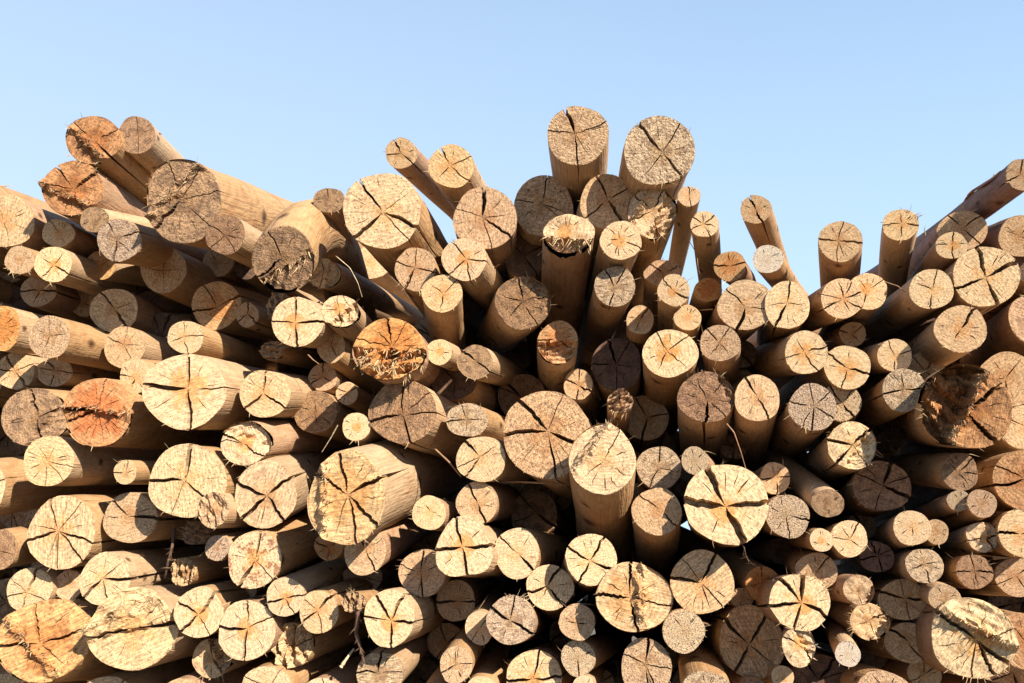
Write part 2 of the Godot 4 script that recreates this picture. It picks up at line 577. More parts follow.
	for k in ncol:
		var k2 := (k + 1) % ncol
		var ca = cols[k]
		var cb = cols[k2]
		var groove: bool = ca[1] != null and cb[1] != null and is_same(ca[1], cb[1]) and cb[2] == ca[2] + 1
		for j in ns - 1:
			if groove and ca[1].full:
				var z := Vector2(cols[k][0] / TAU, vo + S[j] / 0.9)
				sb.flat(bg[k][j], bg[k2][j], bg[k][j + 1], z, z, z, bt * 0.85)
				sb.flat(bg[k2][j], bg[k2][j + 1], bg[k][j + 1], z, z, z, bt * 0.85)
			elif not groove:
				sb.ix.append_array(PackedInt32Array([bids[k][j], bids[k + 1][j], bids[k][j + 1], bids[k + 1][j], bids[k + 1][j + 1], bids[k][j + 1]]))
			else:
				sb.ix.append_array(PackedInt32Array([bids[k][j], bids[k + 1][j], bids[k][j + 1], bids[k + 1][j], bids[k + 1][j + 1], bids[k][j + 1]]))
	# far end closed by a plain cap
	var far := sb.add(d * length + bend * length * length * 0.5, d, Vector2(0.5, 0.5), bt)
	for k in ncol:
		sb.ix.append_array(PackedInt32Array([far, bids[k][ns - 1], bids[k + 1][ns - 1]]))
	var bi: int = opt.get("bar", [0, 0, 1, 1, 2][rng.randi() % 5])
	part("barrel", sb.mesh(), barrels[bi], root)
	if plain:
		return root

	# splinters and frayed fibres
	var fb := Buf.new()
	for f in fringes:
		var dir2 := Vector2(cos(f[1]), sin(f[1]))
		var along := Vector2(-dir2.y, dir2.x)
		var half := sqrt(maxf(0.05, 1.0 - f[2] * f[2])) * 0.95
		var count := int(40 + R * 500.0)
		for i in count:
			var s := rng.randf_range(-half, half)
			var q := (dir2 * (float(f[2]) + rng.randf_range(-0.06, 0.06) + (pow(rng.randf(), 2.0) * 0.3 if f[0] == "fringe" else 0.0)) + along * s)
			var p := Vector2(q.x * rr.x, q.y * rr.y)
			var h := face_height(p / R, feats, an)
			var at := fx * p.x + fy * p.y - d * (h - 0.004)
			var out := (-d * rng.randf_range(0.4, 1.0) + fx * rng.randf_range(-0.7, 0.7) + fy * rng.randf_range(-0.7, 0.7)).normalized()
			var ln := rng.randf_range(0.008, 0.024)
			if f[0] == "fringe":
				out = (n * rng.randf_range(0.1, 0.9) + (fx * dir2.x + fy * dir2.y) * rng.randf_range(0.2, 1.0) + (fx * along.x + fy * along.y) * rng.randf_range(-0.8, 0.8)).normalized()
				ln = 0.008 + 0.036 * pow(rng.randf(), 2.0)
			sliver(fb, at, out, fx, ln, rng.randf_range(0.0007, 0.0022), fiber_color())
	for i in fray * 2:
		var th: float = rng.randf() * TAU if i % 4 == 0 else rng.randf_range(-0.7, 0.7) + float(ph[0])
		var E: Vector2 = outline.call(th)
		var p := E * rng.randf_range(0.93, 1.0)
		var at := fx * p.x + fy * p.y
		var r3 := (fx * E.x + fy * E.y).normalized()
		var out := (r3 * rng.randf_range(0.1, 1.0) - d * rng.randf_range(-0.1, 0.9) + Vector3(rng.randf_range(-0.5, 0.5), rng.randf_range(-0.5, 0.3), 0)).normalized()
		sliver(fb, at, out, r3.cross(d), 0.005 + 0.028 * pow(rng.randf(), 2.0), rng.randf_range(0.0005, 0.0012), fiber_color())
	if fb.ix.size():
		var sp := part("splinters", fb.mesh(), fiber, root)
		sp.set_meta("kind", "stuff")
	if opt.has("bark"):      # loose bark strips still clinging to the side
		var kb := Buf.new()
		for i in 5:
			var th := PI * 0.5 + rng.randf_range(-0.7, 0.9)
			var s0 := rng.randf_range(0.05, 0.2)
			var E: Vector2 = outline.call(th)
			var r3 := (fx * E.x + fy * E.y)
			var tt := r3.cross(d).normalized()
			var prev := []
			for j in 9:
				var s := s0 + j * 0.045
				var lift := 1.03 + 0.16 * pow(sin(PI * j / 8.0), 2.0) * rng.randf_range(0.6, 1.2)
				var c0 := r3 * lift + d * s + tt * 0.01 * sin(j * 0.9 + i)
				var w := 0.007 * sin(PI * (j + 0.5) / 9.0) + 0.001
				var cur := [c0 + tt * w, c0 - tt * w, c0 - r3.normalized() * 0.003 - tt * w, c0 - r3.normalized() * 0.003 + tt * w]
				if prev.size():
					for q in 4:
						var q2 := (q + 1) % 4
						var colr := Color(0.24, 0.12, 0.08)
						kb.flat(prev[q], cur[q], prev[q2], Vector2.ZERO, Vector2.ZERO, Vector2.ZERO, colr)
						kb.flat(prev[q2], cur[q], cur[q2], Vector2.ZERO, Vector2.ZERO, Vector2.ZERO, colr)
				prev = cur
		part("bark_strip", kb.mesh(), bark_mat, root)
	return root


# ---------------------------------------------------------------- twigs
func make_twig(row: Array, seed_: int) -> void:
	rng.seed = seed_ * 131 + 5
	var pts: Array = row[3]
	var b := Buf.new()
	var colr := Color(0.30, 0.17, 0.09) if row[1] == "twig" else Color(0.10, 0.055, 0.035)
	if (row[0] as String).contains("pale") or (row[0] as String).contains("straw"):
		colr = Color(0.55, 0.42, 0.26)
	var curve := Curve3D.new()
	for i in pts.size():
		var tg := Vector3.ZERO
		if i > 0 and i < pts.size() - 1:
			tg = (pts[i + 1] - pts[i - 1]) / 6.0
		curve.add_point(pts[i] - pts[0], -tg, tg)
	var total := curve.get_baked_length()
	var rings := []
	var m := 16
	for j in m + 1:
		var s := total * j / m
		var p := curve.sample_baked(s)
		var t := (curve.sample_baked(minf(s + 0.002, total)) - curve.sample_baked(maxf(s - 0.002, 0.0))).normalized()
		var x := t.cross(Vector3(0.31, 0.2, 0.93)).normalized()
		var y := x.cross(t)
		var r: float = row[2] * (1.0 - 0.55 * j / m) * rng.randf_range(0.8, 1.2)
		var ring := []
		for q in 6:
			var a := TAU * q / 6
			ring.append(p + (x * cos(a) + y * sin(a)) * r)
		rings.append(ring)
	for j in m:
		for q in 6:
			var q2 := (q + 1) % 6
			var k := colr * rng.randf_range(0.85, 1.15)
			b.flat(rings[j][q], rings[j + 1][q], rings[j][q2], Vector2.ZERO, Vector2.ZERO, Vector2.ZERO, k)
			b.flat(rings[j][q2], rings[j + 1][q], rings[j + 1][q2], Vector2.ZERO, Vector2.ZERO, Vector2.ZERO, k)
	if row[1] == "root":
		for i in 10:
			var s := total * rng.randf_range(0.1, 1.0)
			var out := Vector3(rng.randf_range(-1, 1), rng.randf_range(-0.8, 0.2), rng.randf_range(-0.3, 0.8)).normalized()
			sliver(b, curve.sample_baked(s), out, Vector3.BACK, rng.randf_range(0.012, 0.04), row[2] * 0.3, colr)
	var o := MeshInstance3D.new()
	o.name = numbered(row[1])
	o.mesh = b.mesh()
	o.material_override = bark_mat
	o.position = pts[0]
	o.set_meta("label", row[0])
	o.set_meta("category", row[1])
	add_child(o)


func _ready() -> void:
	# ---- camera
	var cam := Camera3D.new()
	cam.name = "camera"
	cam.fov = 40.0
	cam.near = 0.05
	cam.far = 2000.0
	cam.basis = Basis(Vector3.UP, 0.13209) * Basis(Vector3.RIGHT, 0.22880)
	cam.position = CAM
	cam.current = true
	add_child(cam)

	# ---- sun
	var sun_dir := Vector3(0.59, 0.55, 0.61).normalized()
	var sun := DirectionalLight3D.new()
	sun.name = "sun"
	sun.light_color = Color(1.0, 0.95, 0.87)
	sun.light_energy = 1.6
	sun.light_angular_distance = 0.5
	sun.shadow_enabled = true
	sun.look_at_from_position(sun_dir * 20.0, Vector3.ZERO)
	add_child(sun)

	# ---- sky: clear air, paler towards the horizon and towards the sun
	var sw := 512
	var sh := 256
	var sky_img := Image.create(sw, sh, false, Image.FORMAT_RGBF)
	for y in sh:
		var el := PI * (0.5 - (y + 0.5) / sh)
		for x in sw:
			var az := TAU * ((x + 0.5) / sw - 0.5)
			var v := Vector3(sin(az) * cos(el), sin(el), -cos(az) * cos(el))
			var up := clampf(sin(el), 0.0, 1.0)
			var k := Color(0.60, 0.84, 1.12).lerp(Color(0.07, 0.21, 0.46), smoothstep(0.0, 1.0, up))
			var near_sun := pow(clampf(v.dot(sun_dir) * 0.5 + 0.5, 0.0, 1.0), 4.0)
			k = k.lerp(Color(0.80, 0.90, 1.05), near_sun * 0.25)
			if el < 0.0:
				k = k.lerp(Color(0.09, 0.08, 0.065), clampf(-el * 12.0, 0.0, 1.0))
			sky_img.set_pixel(x, y, k)
	var pano := PanoramaSkyMaterial.new()
	pano.panorama = ImageTexture.create_from_image(sky_img)
	pano.energy_multiplier = 0.515
	var sky := Sky.new()
	sky.sky_material = pano
	var env := Environment.new()
	env.background_mode = Environment.BG_SKY
	env.sky = sky
	env.tonemap_mode = Environment.TONE_MAPPER_LINEAR
	env.tonemap_exposure = 2.3
	env.sdfgi_enabled = true
	env.ssao_enabled = true
	env.ssil_enabled = true
	var we := WorldEnvironment.new()
	we.name = "world"
	we.environment = env
	add_child(we)

	wob.seed = 5
	wob.frequency = 1.0
	wob.fractal_octaves = 2
	make_materials()

	# ---- dusty ground of the yard
	var gm := StandardMaterial3D.new()
	var gn := NoiseTexture2D.new()
	gn.width = 512
	gn.height = 512
	gn.seamless = true
	gn.noise = noise(77, 0.02, 5)
	var ramp := Gradient.new()
	ramp.set_color(0, Color(0.31, 0.27, 0.22))
	ramp.set_color(1, Color(0.41, 0.36, 0.29))
	gn.color_ramp = ramp
	gm.albedo_texture = gn
	gm.uv1_triplanar = true
	gm.uv1_world_triplanar = true
	gm.uv1_scale = Vector3.ONE * 0.35
	gm.roughness = 0.95
	var ground := MeshInstance3D.new()
	ground.name = "ground"
	var pm := PlaneMesh.new()
	pm.size = Vector2(1600, 1600)
	ground.mesh = pm
	ground.material_override = gm
	ground.set_meta("kind", "structure")
	ground.set_meta("label", "dark dusty earth ground of the timber yard")
	add_child(ground)

	# ---- the logs: label, finish, cracks (degrees; B wide, s short, c from the pith), torn places, centre of the cut end, its half-widths, slope of the axis
	var rows := [
		["orange-brown log end crossed by a ragged torn ridge, topmost at the far left", "BR", "-45B 30 140 -150s 75s", "ridge:225:.25 fray:10", Vector3(-1.570, 2.388, 0.083), Vector2(0.0962, 0.0825), Vector2(-0.122, 0.022), {}],
		["smooth grey-brown log end split by one vertical crack, against the sky at left", "G", "92 -88 20s 200s", "", Vector3(-1.442, 2.420, 0.033), Vector2(0.0626, 0.0661), Vector2(-0.144, 0.063), {}],
		["large brown ridged log end, just below and left of the torn orange-brown log", "BR", "128B 35B -65 -95s 170 5s", "ridge:250:.3 fray:10", Vector3(-1.637, 2.220, 0.066), Vector2(0.1013, 0.0958), Vector2(-0.042, 0.031), {}],
		["big brown log end with a furry dark diagonal ridge, under the sky at left", "G", "62 15 -42 -138B 115 -95s", "ridge:135:.3 fray:8", Vector3(-1.197, 2.124, 0.132), Vector2(0.1210, 0.1407), Vector2(0.007, 0.238), {}],
		["large cream twice cracked log end, second log below and left of the torn orange-brown log", "P", "118 -75 30s", "", Vector3(-1.920, 2.139, 0.000), Vector2(0.0948, 0.0912), Vector2(-0.034, 0.128), {}],
		["small cream once cracked log end, second log below the torn orange-brown log", "P", "118 -60s", "", Vector3(-1.740, 2.097, -0.033), Vector2(0.0544, 0.0491), Vector2(-0.056, 0.099), {}],
		["large cream uncracked log end, second log to the left of the grey vertically split log", "P", "", "", Vector3(-2.119, 2.239, 0.000), Vector2(0.0961, 0.0926), Vector2(0.004, 0.135), {}],
		["small grey-brown uncracked log end, just below the torn orange-brown log", "G", "", "fray:8", Vector3(-1.556, 2.108, 0.050), Vector2(0.0476, 0.0442), Vector2(0.094, 0.225), {}],
		["rough tan cross cracked log end, just below and left of the big furry-ridged log", "S", "122B 25 -45 -105B", "", Vector3(-1.428, 2.011, 0.099), Vector2(0.0728, 0.0695), Vector2(-0.071, 0.225), {}],
		["shaded tan cross cracked log end, just below the big furry-ridged log", "T", "2 90 -88 178", "", Vector3(-1.409, 1.993, -0.165), Vector2(0.0822, 0.0858), Vector2(0.148, -0.014), {}],
		["grey-brown cross cracked log end, just below and right of the big furry-ridged log", "G", "150 25s -15 -62 -132 80s", "", Vector3(-1.067, 2.020, 0.083), Vector2(0.0656, 0.0656), Vector2(0.012, 0.102), {}],
		["log with a hanging fringe of pale splinters below its grey-brown end", "G", "120B -30 60s -150B 90s 20s", "step:-62:.2:.02 fringe:-62:.2", Vector3(-0.850, 1.912, 0.115), Vector2(0.0989, 0.1084), Vector2(-0.006, 1.179), {"sag": 1.35, "len": 1.2}],
		["small grey-brown once cracked log end, just to the left of the large cream cracked log", "G", "100 -20s 200s", "", Vector3(-0.748, 2.156, 0.000), Vector2(0.0537, 0.0419), Vector2(-0.180, -0.126), {}],
		["large cream log end with many radiating cracks, below two poles at upper left centre", "P", "126B 33 -28B -52 -136B 160s 185s 205s", "", Vector3(-0.517, 2.045, 0.165), Vector2(0.1250, 0.1203), Vector2(-0.024, 0.053), {}],
		["small tan three-way cracked log end, just above the large cream cracked log", "T", "112B -45B 180 15s", "", Vector3(-0.505, 2.311, 0.000), Vector2(0.0537, 0.0520), Vector2(0.046, 0.144), {}],
		["cream cross cracked log end, just above and left of the wide greyish tan log", "P", "118B 22 -140 -45 75s", "", Vector3(-0.319, 2.225, 0.066), Vector2(0.0746, 0.0697), Vector2(0.004, 0.075), {}],
		["wide greyish tan log end with five cracks, below the sky left of centre", "T", "94B 158 10 -38B -80 50s", "", Vector3(-0.204, 2.034, 0.083), Vector2(0.1013, 0.0997), Vector2(-0.117, 0.129), {}],
		["log end with shaded upper half and fuzzy tan lower half, below the topmost log", "S", "80 -22 -40 165 210s", "", Vector3(-0.030, 2.117, -0.050), Vector2(0.0989, 0.1022), Vector2(-0.127, 0.083), {}],
		["rough log end with a chipped corner, topmost of the whole pile", "S", "116B 22 168 -62 -90", "", Vector3(0.100, 2.245, 0.198), Vector2(0.0932, 0.0917), Vector2(-0.054, 0.036), {}],
		["large round log end with an X crack, standing up against the sky at upper centre", "S", "124B 52 -54B -124 5s", "fray:10", Vector3(0.345, 2.195, 0.165), Vector2(0.1096, 0.1065), Vector2(-0.092, 0.047), {}],
		["large tan cross cracked log end, just to the left of the jagged splintered log", "T", "112B 30 -145 -58B", "", Vector3(0.183, 2.087, 0.033), Vector2(0.0889, 0.0889), Vector2(-0.159, 0.073), {}],
		["barrel facing downwards whose pale cut end breaks off in a ragged red lip", "P", "100s 60s 140s 80s", "step:-95:.25:.035 fringe:-95:.25", Vector3(0.066, 1.942, 0.165), Vector2(0.0785, 0.0574), Vector2(-0.122, -0.104), {}],
		["cream three-way cracked log end, just below and left of the jagged splintered log", "P", "100c 170c -30 -100s 60s 210s 20s 130s 250s", "", Vector3(0.222, 1.912, 0.165), Vector2(0.0628, 0.0583), Vector2(-0.103, 0.066), {}],
		["splintered log end with a jagged pale top and flat dark right side", "P", "130 60 -70 200", "step:-25:.2:.03 ridge:150:.5 fray:8", Vector3(0.319, 2.028, 0.083), Vector2(0.0773, 0.0804), Vector2(-0.068, 0.030), {}],
		["tiny cream twice cracked log end, just above and right of the jagged splintered log", "P", "92 -88", "", Vector3(0.435, 2.081, 0.066), Vector2(0.0357, 0.0311), Vector2(0.002, 0.071), {}],
		["small cream star cracked log end, just above and left of the hollow reddish log", "P", "100 40 -20 200 -70 150", "", Vector3(0.479, 1.993, 0.050), Vector2(0.0433, 0.0418), Vector2(0.104, -0.000), {}],
		["small log end with a hollow reddish centre and a pale rim", "O", "5B 170 95s", "", Vector3(0.554, 1.869, 0.000), Vector2(0.0497, 0.0466), Vector2(0.175, 0.227), {}],
		["small tan twice cracked log end, just above and right of the hollow reddish log", "T", "115B -68B 20s 160s", "", Vector3(0.638, 2.040, 0.033), Vector2(0.0465, 0.0450), Vector2(0.214, 0.100), {}],
		["small whitish faintly cracked log end, just to the right of the hollow reddish log", "W", "35s", "", Vector3(0.658, 1.861, 0.083), Vector2(0.0451, 0.0436), Vector2(0.228, 0.161), {}],
		["upright pole end split by one crosswise crack, standing alone against the sky at right", "T", "168B -10B 80 -102 -78 55s", "", Vector3(0.883, 1.925, 0.033), Vector2(0.0638, 0.0623), Vector2(0.186, -0.029), {}],
		["pale cross-cracked pole end on the skyline, beside the lone crosswise-cracked pole", "P", "172 90 -2 -92 40s", "fray:6", Vector3(1.062, 1.969, 0.033), Vector2(0.0515, 0.0484), Vector2(0.199, 0.009), {}],
		["tan three-way cracked log end, just below and left of the crooked purplish log", "T", "45 -55 120", "", Vector3(1.279, 1.982, -0.083), Vector2(0.0717, 0.0624), Vector2(0.118, 0.149), {"bar": 3}],
		["small cream three-way cracked log end, just above and left of the large cream cross-cracked log", "P", "85 175 -88 0s", "", Vector3(1.185, 1.880, 0.083), Vector2(0.0441, 0.0397), Vector2(0.165, 0.134), {}],
		["large cream log end with a big cross crack near the upper right edge", "P", "102B -78B 22B 202B 60s 140s 300s", "", Vector3(1.259, 1.773, 0.115), Vector2(0.0889, 0.0889), Vector2(0.063, 0.072), {}],
		["cream three-way cracked log end, just to the left of the large cream cross-cracked log", "P", "75 155 -97", "", Vector3(1.111, 1.745, 0.099), Vector2(0.0594, 0.0594), Vector2(0.082, 0.123), {}],
		["cream twice cracked log end, just below and left of the large cream cross-cracked log", "P", "57B -120c -45s 0s", "", Vector3(1.168, 1.616, 0.132), Vector2(0.0692, 0.0664), Vector2(0.088, 0.057), {}],
		["crooked bark-streaked purplish log jutting over the sky at the right edge", "T", "90 200", "fray:6", Vector3(1.370, 2.059, 0.165), Vector2(0.0402, 0.0459), Vector2(0.013, 0.095), {"bar": 3, "bark": 1}],
		["tan three-way cracked log end, just above and right of the large cream cross-cracked log", "T", "150 60 -50", "", Vector3(1.429, 1.938, -0.033), Vector2(0.0638, 0.0638), Vector2(0.087, 0.245), {"bar": 3}],
		["dark twice cracked log end, just to the right of the large cream cross-cracked log", "D", "120 20", "", Vector3(1.480, 1.869, -0.083), Vector2(0.0674, 0.0644), Vector2(0.103, 0.040), {}],
		["small rough tan uncracked log end, third log below and left of the torn orange-brown log", "S", "", "fray:14", Vector3(-1.826, 1.981, 0.033), Vector2(0.0479, 0.0479), Vector2(-0.050, 0.142), {}],
		["cream cross cracked log end, fourth log below and left of the big furry-ridged log", "P", "148 52 -35B -122", "", Vector3(-1.700, 1.961, 0.033), Vector2(0.0612, 0.0612), Vector2(-0.066, 0.121), {}],
		["shaded orange-brown once cracked log end, second log below and left of the big furry-ridged log", "O", "30 150s", "", Vector3(-1.652, 2.018, -0.165), Vector2(0.0542, 0.0524), Vector2(0.187, 0.172), {}],
		["small shaded tan three-way cracked log end, fifth log above and left of the red-orange log", "T", "180B 0B -100", "", Vector3(-1.860, 1.919, -0.132), Vector2(0.0609, 0.0573), Vector2(-0.107, 0.087), {}],
		["small deep-set tan once cracked log end, just above the red-orange log", "T", "90s 210s -30", "", Vector3(-1.808, 1.935, -0.330), Vector2(0.0549, 0.0587), Vector2(0.011, 0.077), {}],
		["shaded tan three-way cracked log end, second log above the red-orange log", "T", "130B 28 -58B", "", Vector3(-1.581, 1.847, -0.165), Vector2(0.0837, 0.0784), Vector2(-0.075, 0.068), {}],
		["orange-brown faintly cracked log end, fourth log above and left of the red-orange log", "O", "10s 40s 70s 100s -20s -50s -80s", "", Vector3(-1.846, 1.737, 0.050), Vector2(0.0570, 0.0771), Vector2(-0.015, 0.099), {}],
		["rough tan three-way cracked log end, second log above and left of the red-orange log", "S", "95 15 -112 150s", "", Vector3(-1.649, 1.692, 0.083), Vector2(0.0640, 0.0705), Vector2(0.033, 0.075), {}],
		["shaded tan cross cracked log end, just above the red-orange log", "T", "150 5 80 -60", "", Vector3(-1.490, 1.695, -0.099), Vector2(0.0689, 0.0723), Vector2(0.013, 0.065), {}],
		["deep-set dark cross cracked log end, just above the very large pale split log", "D", "70B -110B 180 110", "", Vector3(-1.485, 1.792, -0.330), Vector2(0.0815, 0.0815), Vector2(0.074, 0.246), {}],
		["cream cross cracked log end, just above the very large pale split log", "P", "95 -85 12 195", "", Vector3(-1.175, 1.677, 0.083), Vector2(0.0578, 0.0530), Vector2(-0.040, 0.083), {}],
		["tan cross cracked log end, third log above and left of the red-orange log", "T", "120B -55B 28 175", "", Vector3(-1.863, 1.614, -0.066), Vector2(0.0637, 0.0637), Vector2(-0.003, 0.110), {}],
		["small shaded tan cross cracked log end, just above and left of the red-orange log", "T", "122B 170 0 -98", "", Vector3(-1.751, 1.617, -0.115), Vector2(0.0609, 0.0504), Vector2(0.000, 0.116), {}],
		["shaded orange-brown three-way cracked log end, second log below and left of the fringed log", "O", "25B 200B 120 100s", "", Vector3(-1.199, 1.852, -0.165), Vector2(0.0843, 0.0860), Vector2(0.084, 0.113), {}],
		["tiny shaded tan three-way cracked log end, just to the left of the quartered pale log", "T", "90 210 -40B", "", Vector3(-1.082, 1.812, -0.165), Vector2(0.0401, 0.0436), Vector2(0.057, 0.080), {}],
		["pale round log end quartered by a strong cross crack, left of centre", "P", "96B -86B -4B 176", "", Vector3(-0.805, 1.715, 0.083), Vector2(0.0824, 0.0777), Vector2(-0.047, 0.196), {}],
		["cream stepped log end, just below and right of the long diagonal log", "P", "100 60s 170 -90", "step:-50:.15:.02 fray:6", Vector3(-0.677, 1.755, 0.050), Vector2(0.0607, 0.0511), Vector2(0.003, -0.067), {}],
		["long dark diagonal log sloping right and down from a stepped pale end", "T", "110 -110", "step:-10:.2:.02 fray:6", Vector3(-0.753, 1.900, 0.000), Vector2(0.0527, 0.0494), Vector2(-0.059, 0.190), {}],
		["tiny rough tan ragged log end, just below and left of the quartered pale log", "S", "", "broken:0.0066 fray:6", Vector3(-0.936, 1.655, -0.050), Vector2(0.0397, 0.0331), Vector2(0.035, 0.109), {}],
		["small tan twice cracked log end, just below and right of the quartered pale log", "T", "80 -60", "", Vector3(-0.746, 1.669, -0.083), Vector2(0.0465, 0.0531), Vector2(0.125, -0.131), {}],
		["log with an orange-hearted upper half and a shredded red lower half", "O", "93B 125 60 35s 160 10s 190s -85", "step:-90:.0:.022 broken2:.02 fringe:-90:.0 fringe:-90:.3 fringe:-110:.5", Vector3(-0.481, 1.599, 0.165), Vector2(0.1084, 0.0934), Vector2(-0.034, 0.017), {}],
		["tan cross cracked log end, just below and right of the large cream cracked log", "T", "85 160 -15 -118B 125s", "fray:4", Vector3(-0.425, 1.875, 0.083), Vector2(0.0663, 0.0694), Vector2(-0.051, -0.002), {}],
		["cream cross cracked log end, just below and left of the wide greyish tan log", "P", "118 -3 -130 -78", "fray:4", Vector3(-0.257, 1.879, 0.148), Vector2(0.0690, 0.0659), Vector2(-0.034, 0.117), {}],
		["cream three-way cracked log end, just above and right of the shredded red log", "P", "47 142 -93", "", Vector3(-0.328, 1.778, 0.132), Vector2(0.0629, 0.0583), Vector2(-0.168, -0.031), {}],
		["grey-brown log end veined with branching cracks, its lower rim lit", "G", "100 20 -60 -130 160 60s -20s", "step:30:.55:.02 fray:8", Vector3(-0.088, 1.760, 0.050), Vector2(0.0873, 0.0841), Vector2(-0.237, 0.122), {}],
		["orange-brown ragged log end, just below and right of the veined grey-brown log", "O", "100s 170 -20", "step:-90:.0:.025 broken2:.012", Vector3(0.014, 1.651, -0.033), Vector2(0.0648, 0.0695), Vector2(-0.101, -0.034), {}],
		["rough tan three-way cracked log end, just below and right of the red-lipped log", "S", "122 62 -105 10s", "", Vector3(0.200, 1.789, 0.099), Vector2(0.0622, 0.0622), Vector2(-0.098, 0.079), {}],
		["small tan twice cracked log end, just above and left of the orange-centred log", "T", "50B -120", "", Vector3(0.273, 1.723, -0.066), Vector2(0.0429, 0.0477), Vector2(-0.020, -0.000), {}],
		["small shaded tan three-way cracked log end, just below the jagged splintered log", "T", "130 30 -90", "", Vector3(0.350, 1.896, -0.132), Vector2(0.0590, 0.0459), Vector2(0.003, -0.015), {}],
		["small cream twice cracked log end, just above the orange-centred log", "P", "132B -32B 60s", "fray:4", Vector3(0.376, 1.775, 0.083), Vector2(0.0484, 0.0484), Vector2(0.025, -0.000), {}],
		["small cream faintly cracked log end, just above and right of the orange-centred log", "P", "60s", "", Vector3(0.415, 1.696, 0.050), Vector2(0.0409, 0.0394), Vector2(0.017, -0.023), {}],
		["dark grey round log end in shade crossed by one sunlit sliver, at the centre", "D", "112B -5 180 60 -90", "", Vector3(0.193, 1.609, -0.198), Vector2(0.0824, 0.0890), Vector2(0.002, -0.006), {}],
		["shaded tan cross cracked log end, just below and left of the dark grey shaded log", "T", "160B -30B 80 -95", "", Vector3(0.067, 1.538, -0.165), Vector2(0.0473, 0.0506), Vector2(0.008, 0.033), {}],
		["orange-centred round log end crossed by a thin diagonal shadow, right of centre", "PO", "120 42 -45 -120 85s 200s", "", Vector3(0.356, 1.577, 0.099), Vector2(0.0814, 0.0711), Vector2(0.014, -0.001), {}],
		["tiny rough tan ragged log end, just below the dark grey shaded log", "S", "100 200", "broken:0.0083 fray:8", Vector3(0.205, 1.447, 0.033), Vector2(0.0392, 0.0362), Vector2(-0.040, -0.024), {}],
		["very large brown log end with four wide dark cracks, at the centre of the pile", "TB", "125B 178B -74B -14B 62 -135s -45s", "", Vector3(-0.017, 1.343, 0.099), Vector2(0.1271, 0.1300), Vector2(0.076, -0.058), {}],
		["smooth log end with short fan cracks and a pointed splinter at its top left", "P", "-30s -62s -90s -115s 15s 60 -140", "ridge:140:.45 fray:6", Vector3(0.153, 1.256, 0.198), Vector2(0.0927, 0.1011), Vector2(-0.036, -0.298), {}],
		["grey log end with star cracks and orange splinters along its right rim", "G", "115 40 -92B -50 -150s 165s 205s", "step:20:.7:.02 fray:12", Vector3(0.457, 1.448, 0.066), Vector2(0.0826, 0.0767), Vector2(0.045, -0.077), {}],
		["tan twice cracked log end, just to the right of the orange-splintered log", "T", "114B -62B 185s 5s", "", Vector3(0.604, 1.442, 0.066), Vector2(0.0659, 0.0688), Vector2(0.086, -0.069), {}],
		["black-speckled pale log end fused against a smaller grey one, right of centre", "M", "90 40 -30 -120 -90 165", "", Vector3(0.754, 1.407, 0.099), Vector2(0.0659, 0.0673), Vector2(0.050, -0.008), {}],
		["dark-flecked cross cracked log end, just to the right of the black-speckled log", "M", "125B -55B 45 200", "", Vector3(0.848, 1.432, 0.033), Vector2(0.0556, 0.0571), Vector2(0.150, 0.003), {}],
		["rough tan cross cracked log end, just to the right of the orange-centred log", "S", "122 62 -58 -125", "fray:4", Vector3(0.507, 1.614, 0.050), Vector2(0.0600, 0.0555), Vector2(0.086, 0.001), {}],
		["ringed pale log end on a long level brown barrel, right of centre", "PR", "118 -62 18 195", "fray:6", Vector3(0.747, 1.567, 0.099), Vector2(0.0610, 0.0639), Vector2(-0.026, 0.168), {}],
		["large tan three-way cracked log end, just below the hollow reddish log", "T", "130 -108B -10 40s", "", Vector3(0.590, 1.729, 0.050), Vector2(0.0845, 0.0754), Vector2(-0.010, 0.112), {}],
		["cream cross cracked log end, just above the ringed pale log", "P", "82B -118B 0 178", "", Vector3(0.707, 1.720, 0.066), Vector2(0.0656, 0.0715), Vector2(0.084, 0.130), {}],
		["cream star cracked log end, just below the lone upright pole", "P", "95 60 20 -30 -60 -150 160 200s", "", Vector3(0.863, 1.730, 0.083), Vector2(0.0604, 0.0589), Vector2(0.023, 0.171), {}],
		["cream three-way cracked log end, just below and right of the lone upright pole", "P", "120 35 -115", "", Vector3(0.971, 1.787, -0.050), Vector2(0.0570, 0.0585), Vector2(0.049, 0.018), {}],
		["small shaded tan three-way cracked log end, just above and left of the freckled T-cracked log", "T", "155 35 -55", "", Vector3(0.942, 1.679, -0.165), Vector2(0.0413, 0.0397), Vector2(-0.006, 0.131), {}],
		["ringed cream three-way cracked log end, just to the right of the ringed pale log", "PR", "135B -18B -108 80s", "", Vector3(0.862, 1.524, 0.083), Vector2(0.0652, 0.0637), Vector2(0.045, 0.115), {}],
		["small cream three-way cracked log end, just above the freckled T-cracked log", "P", "110 10 -97", "", Vector3(1.010, 1.565, 0.033), Vector2(0.0484, 0.0484), Vector2(0.037, 0.155), {}],
		["shaded tan cross cracked log end, just above and right of the freckled T-cracked log", "T", "50B 135 -130 -40B", "", Vector3(1.143, 1.549, -0.132), Vector2(0.0540, 0.0586), Vector2(-0.140, 0.077), {}],
		["freckled pale log end with an upside-down T crack, left of the half-recessed big log", "S", "182B 2B 93 120s", "", Vector3(1.009, 1.450, 0.099), Vector2(0.0597, 0.0625), Vector2(0.075, 0.045), {}],
		["big log whose left half is recessed behind a grey fuzzy ridge, at the right", "BR", "95s 25B -55B 0s 200s 160s -110s", "step:150:.0:.075 ridge:150:-.05 fray:16", Vector3(1.126, 1.378, 0.231), Vector2(0.1122, 0.1149), Vector2(0.155, 0.113), {}],
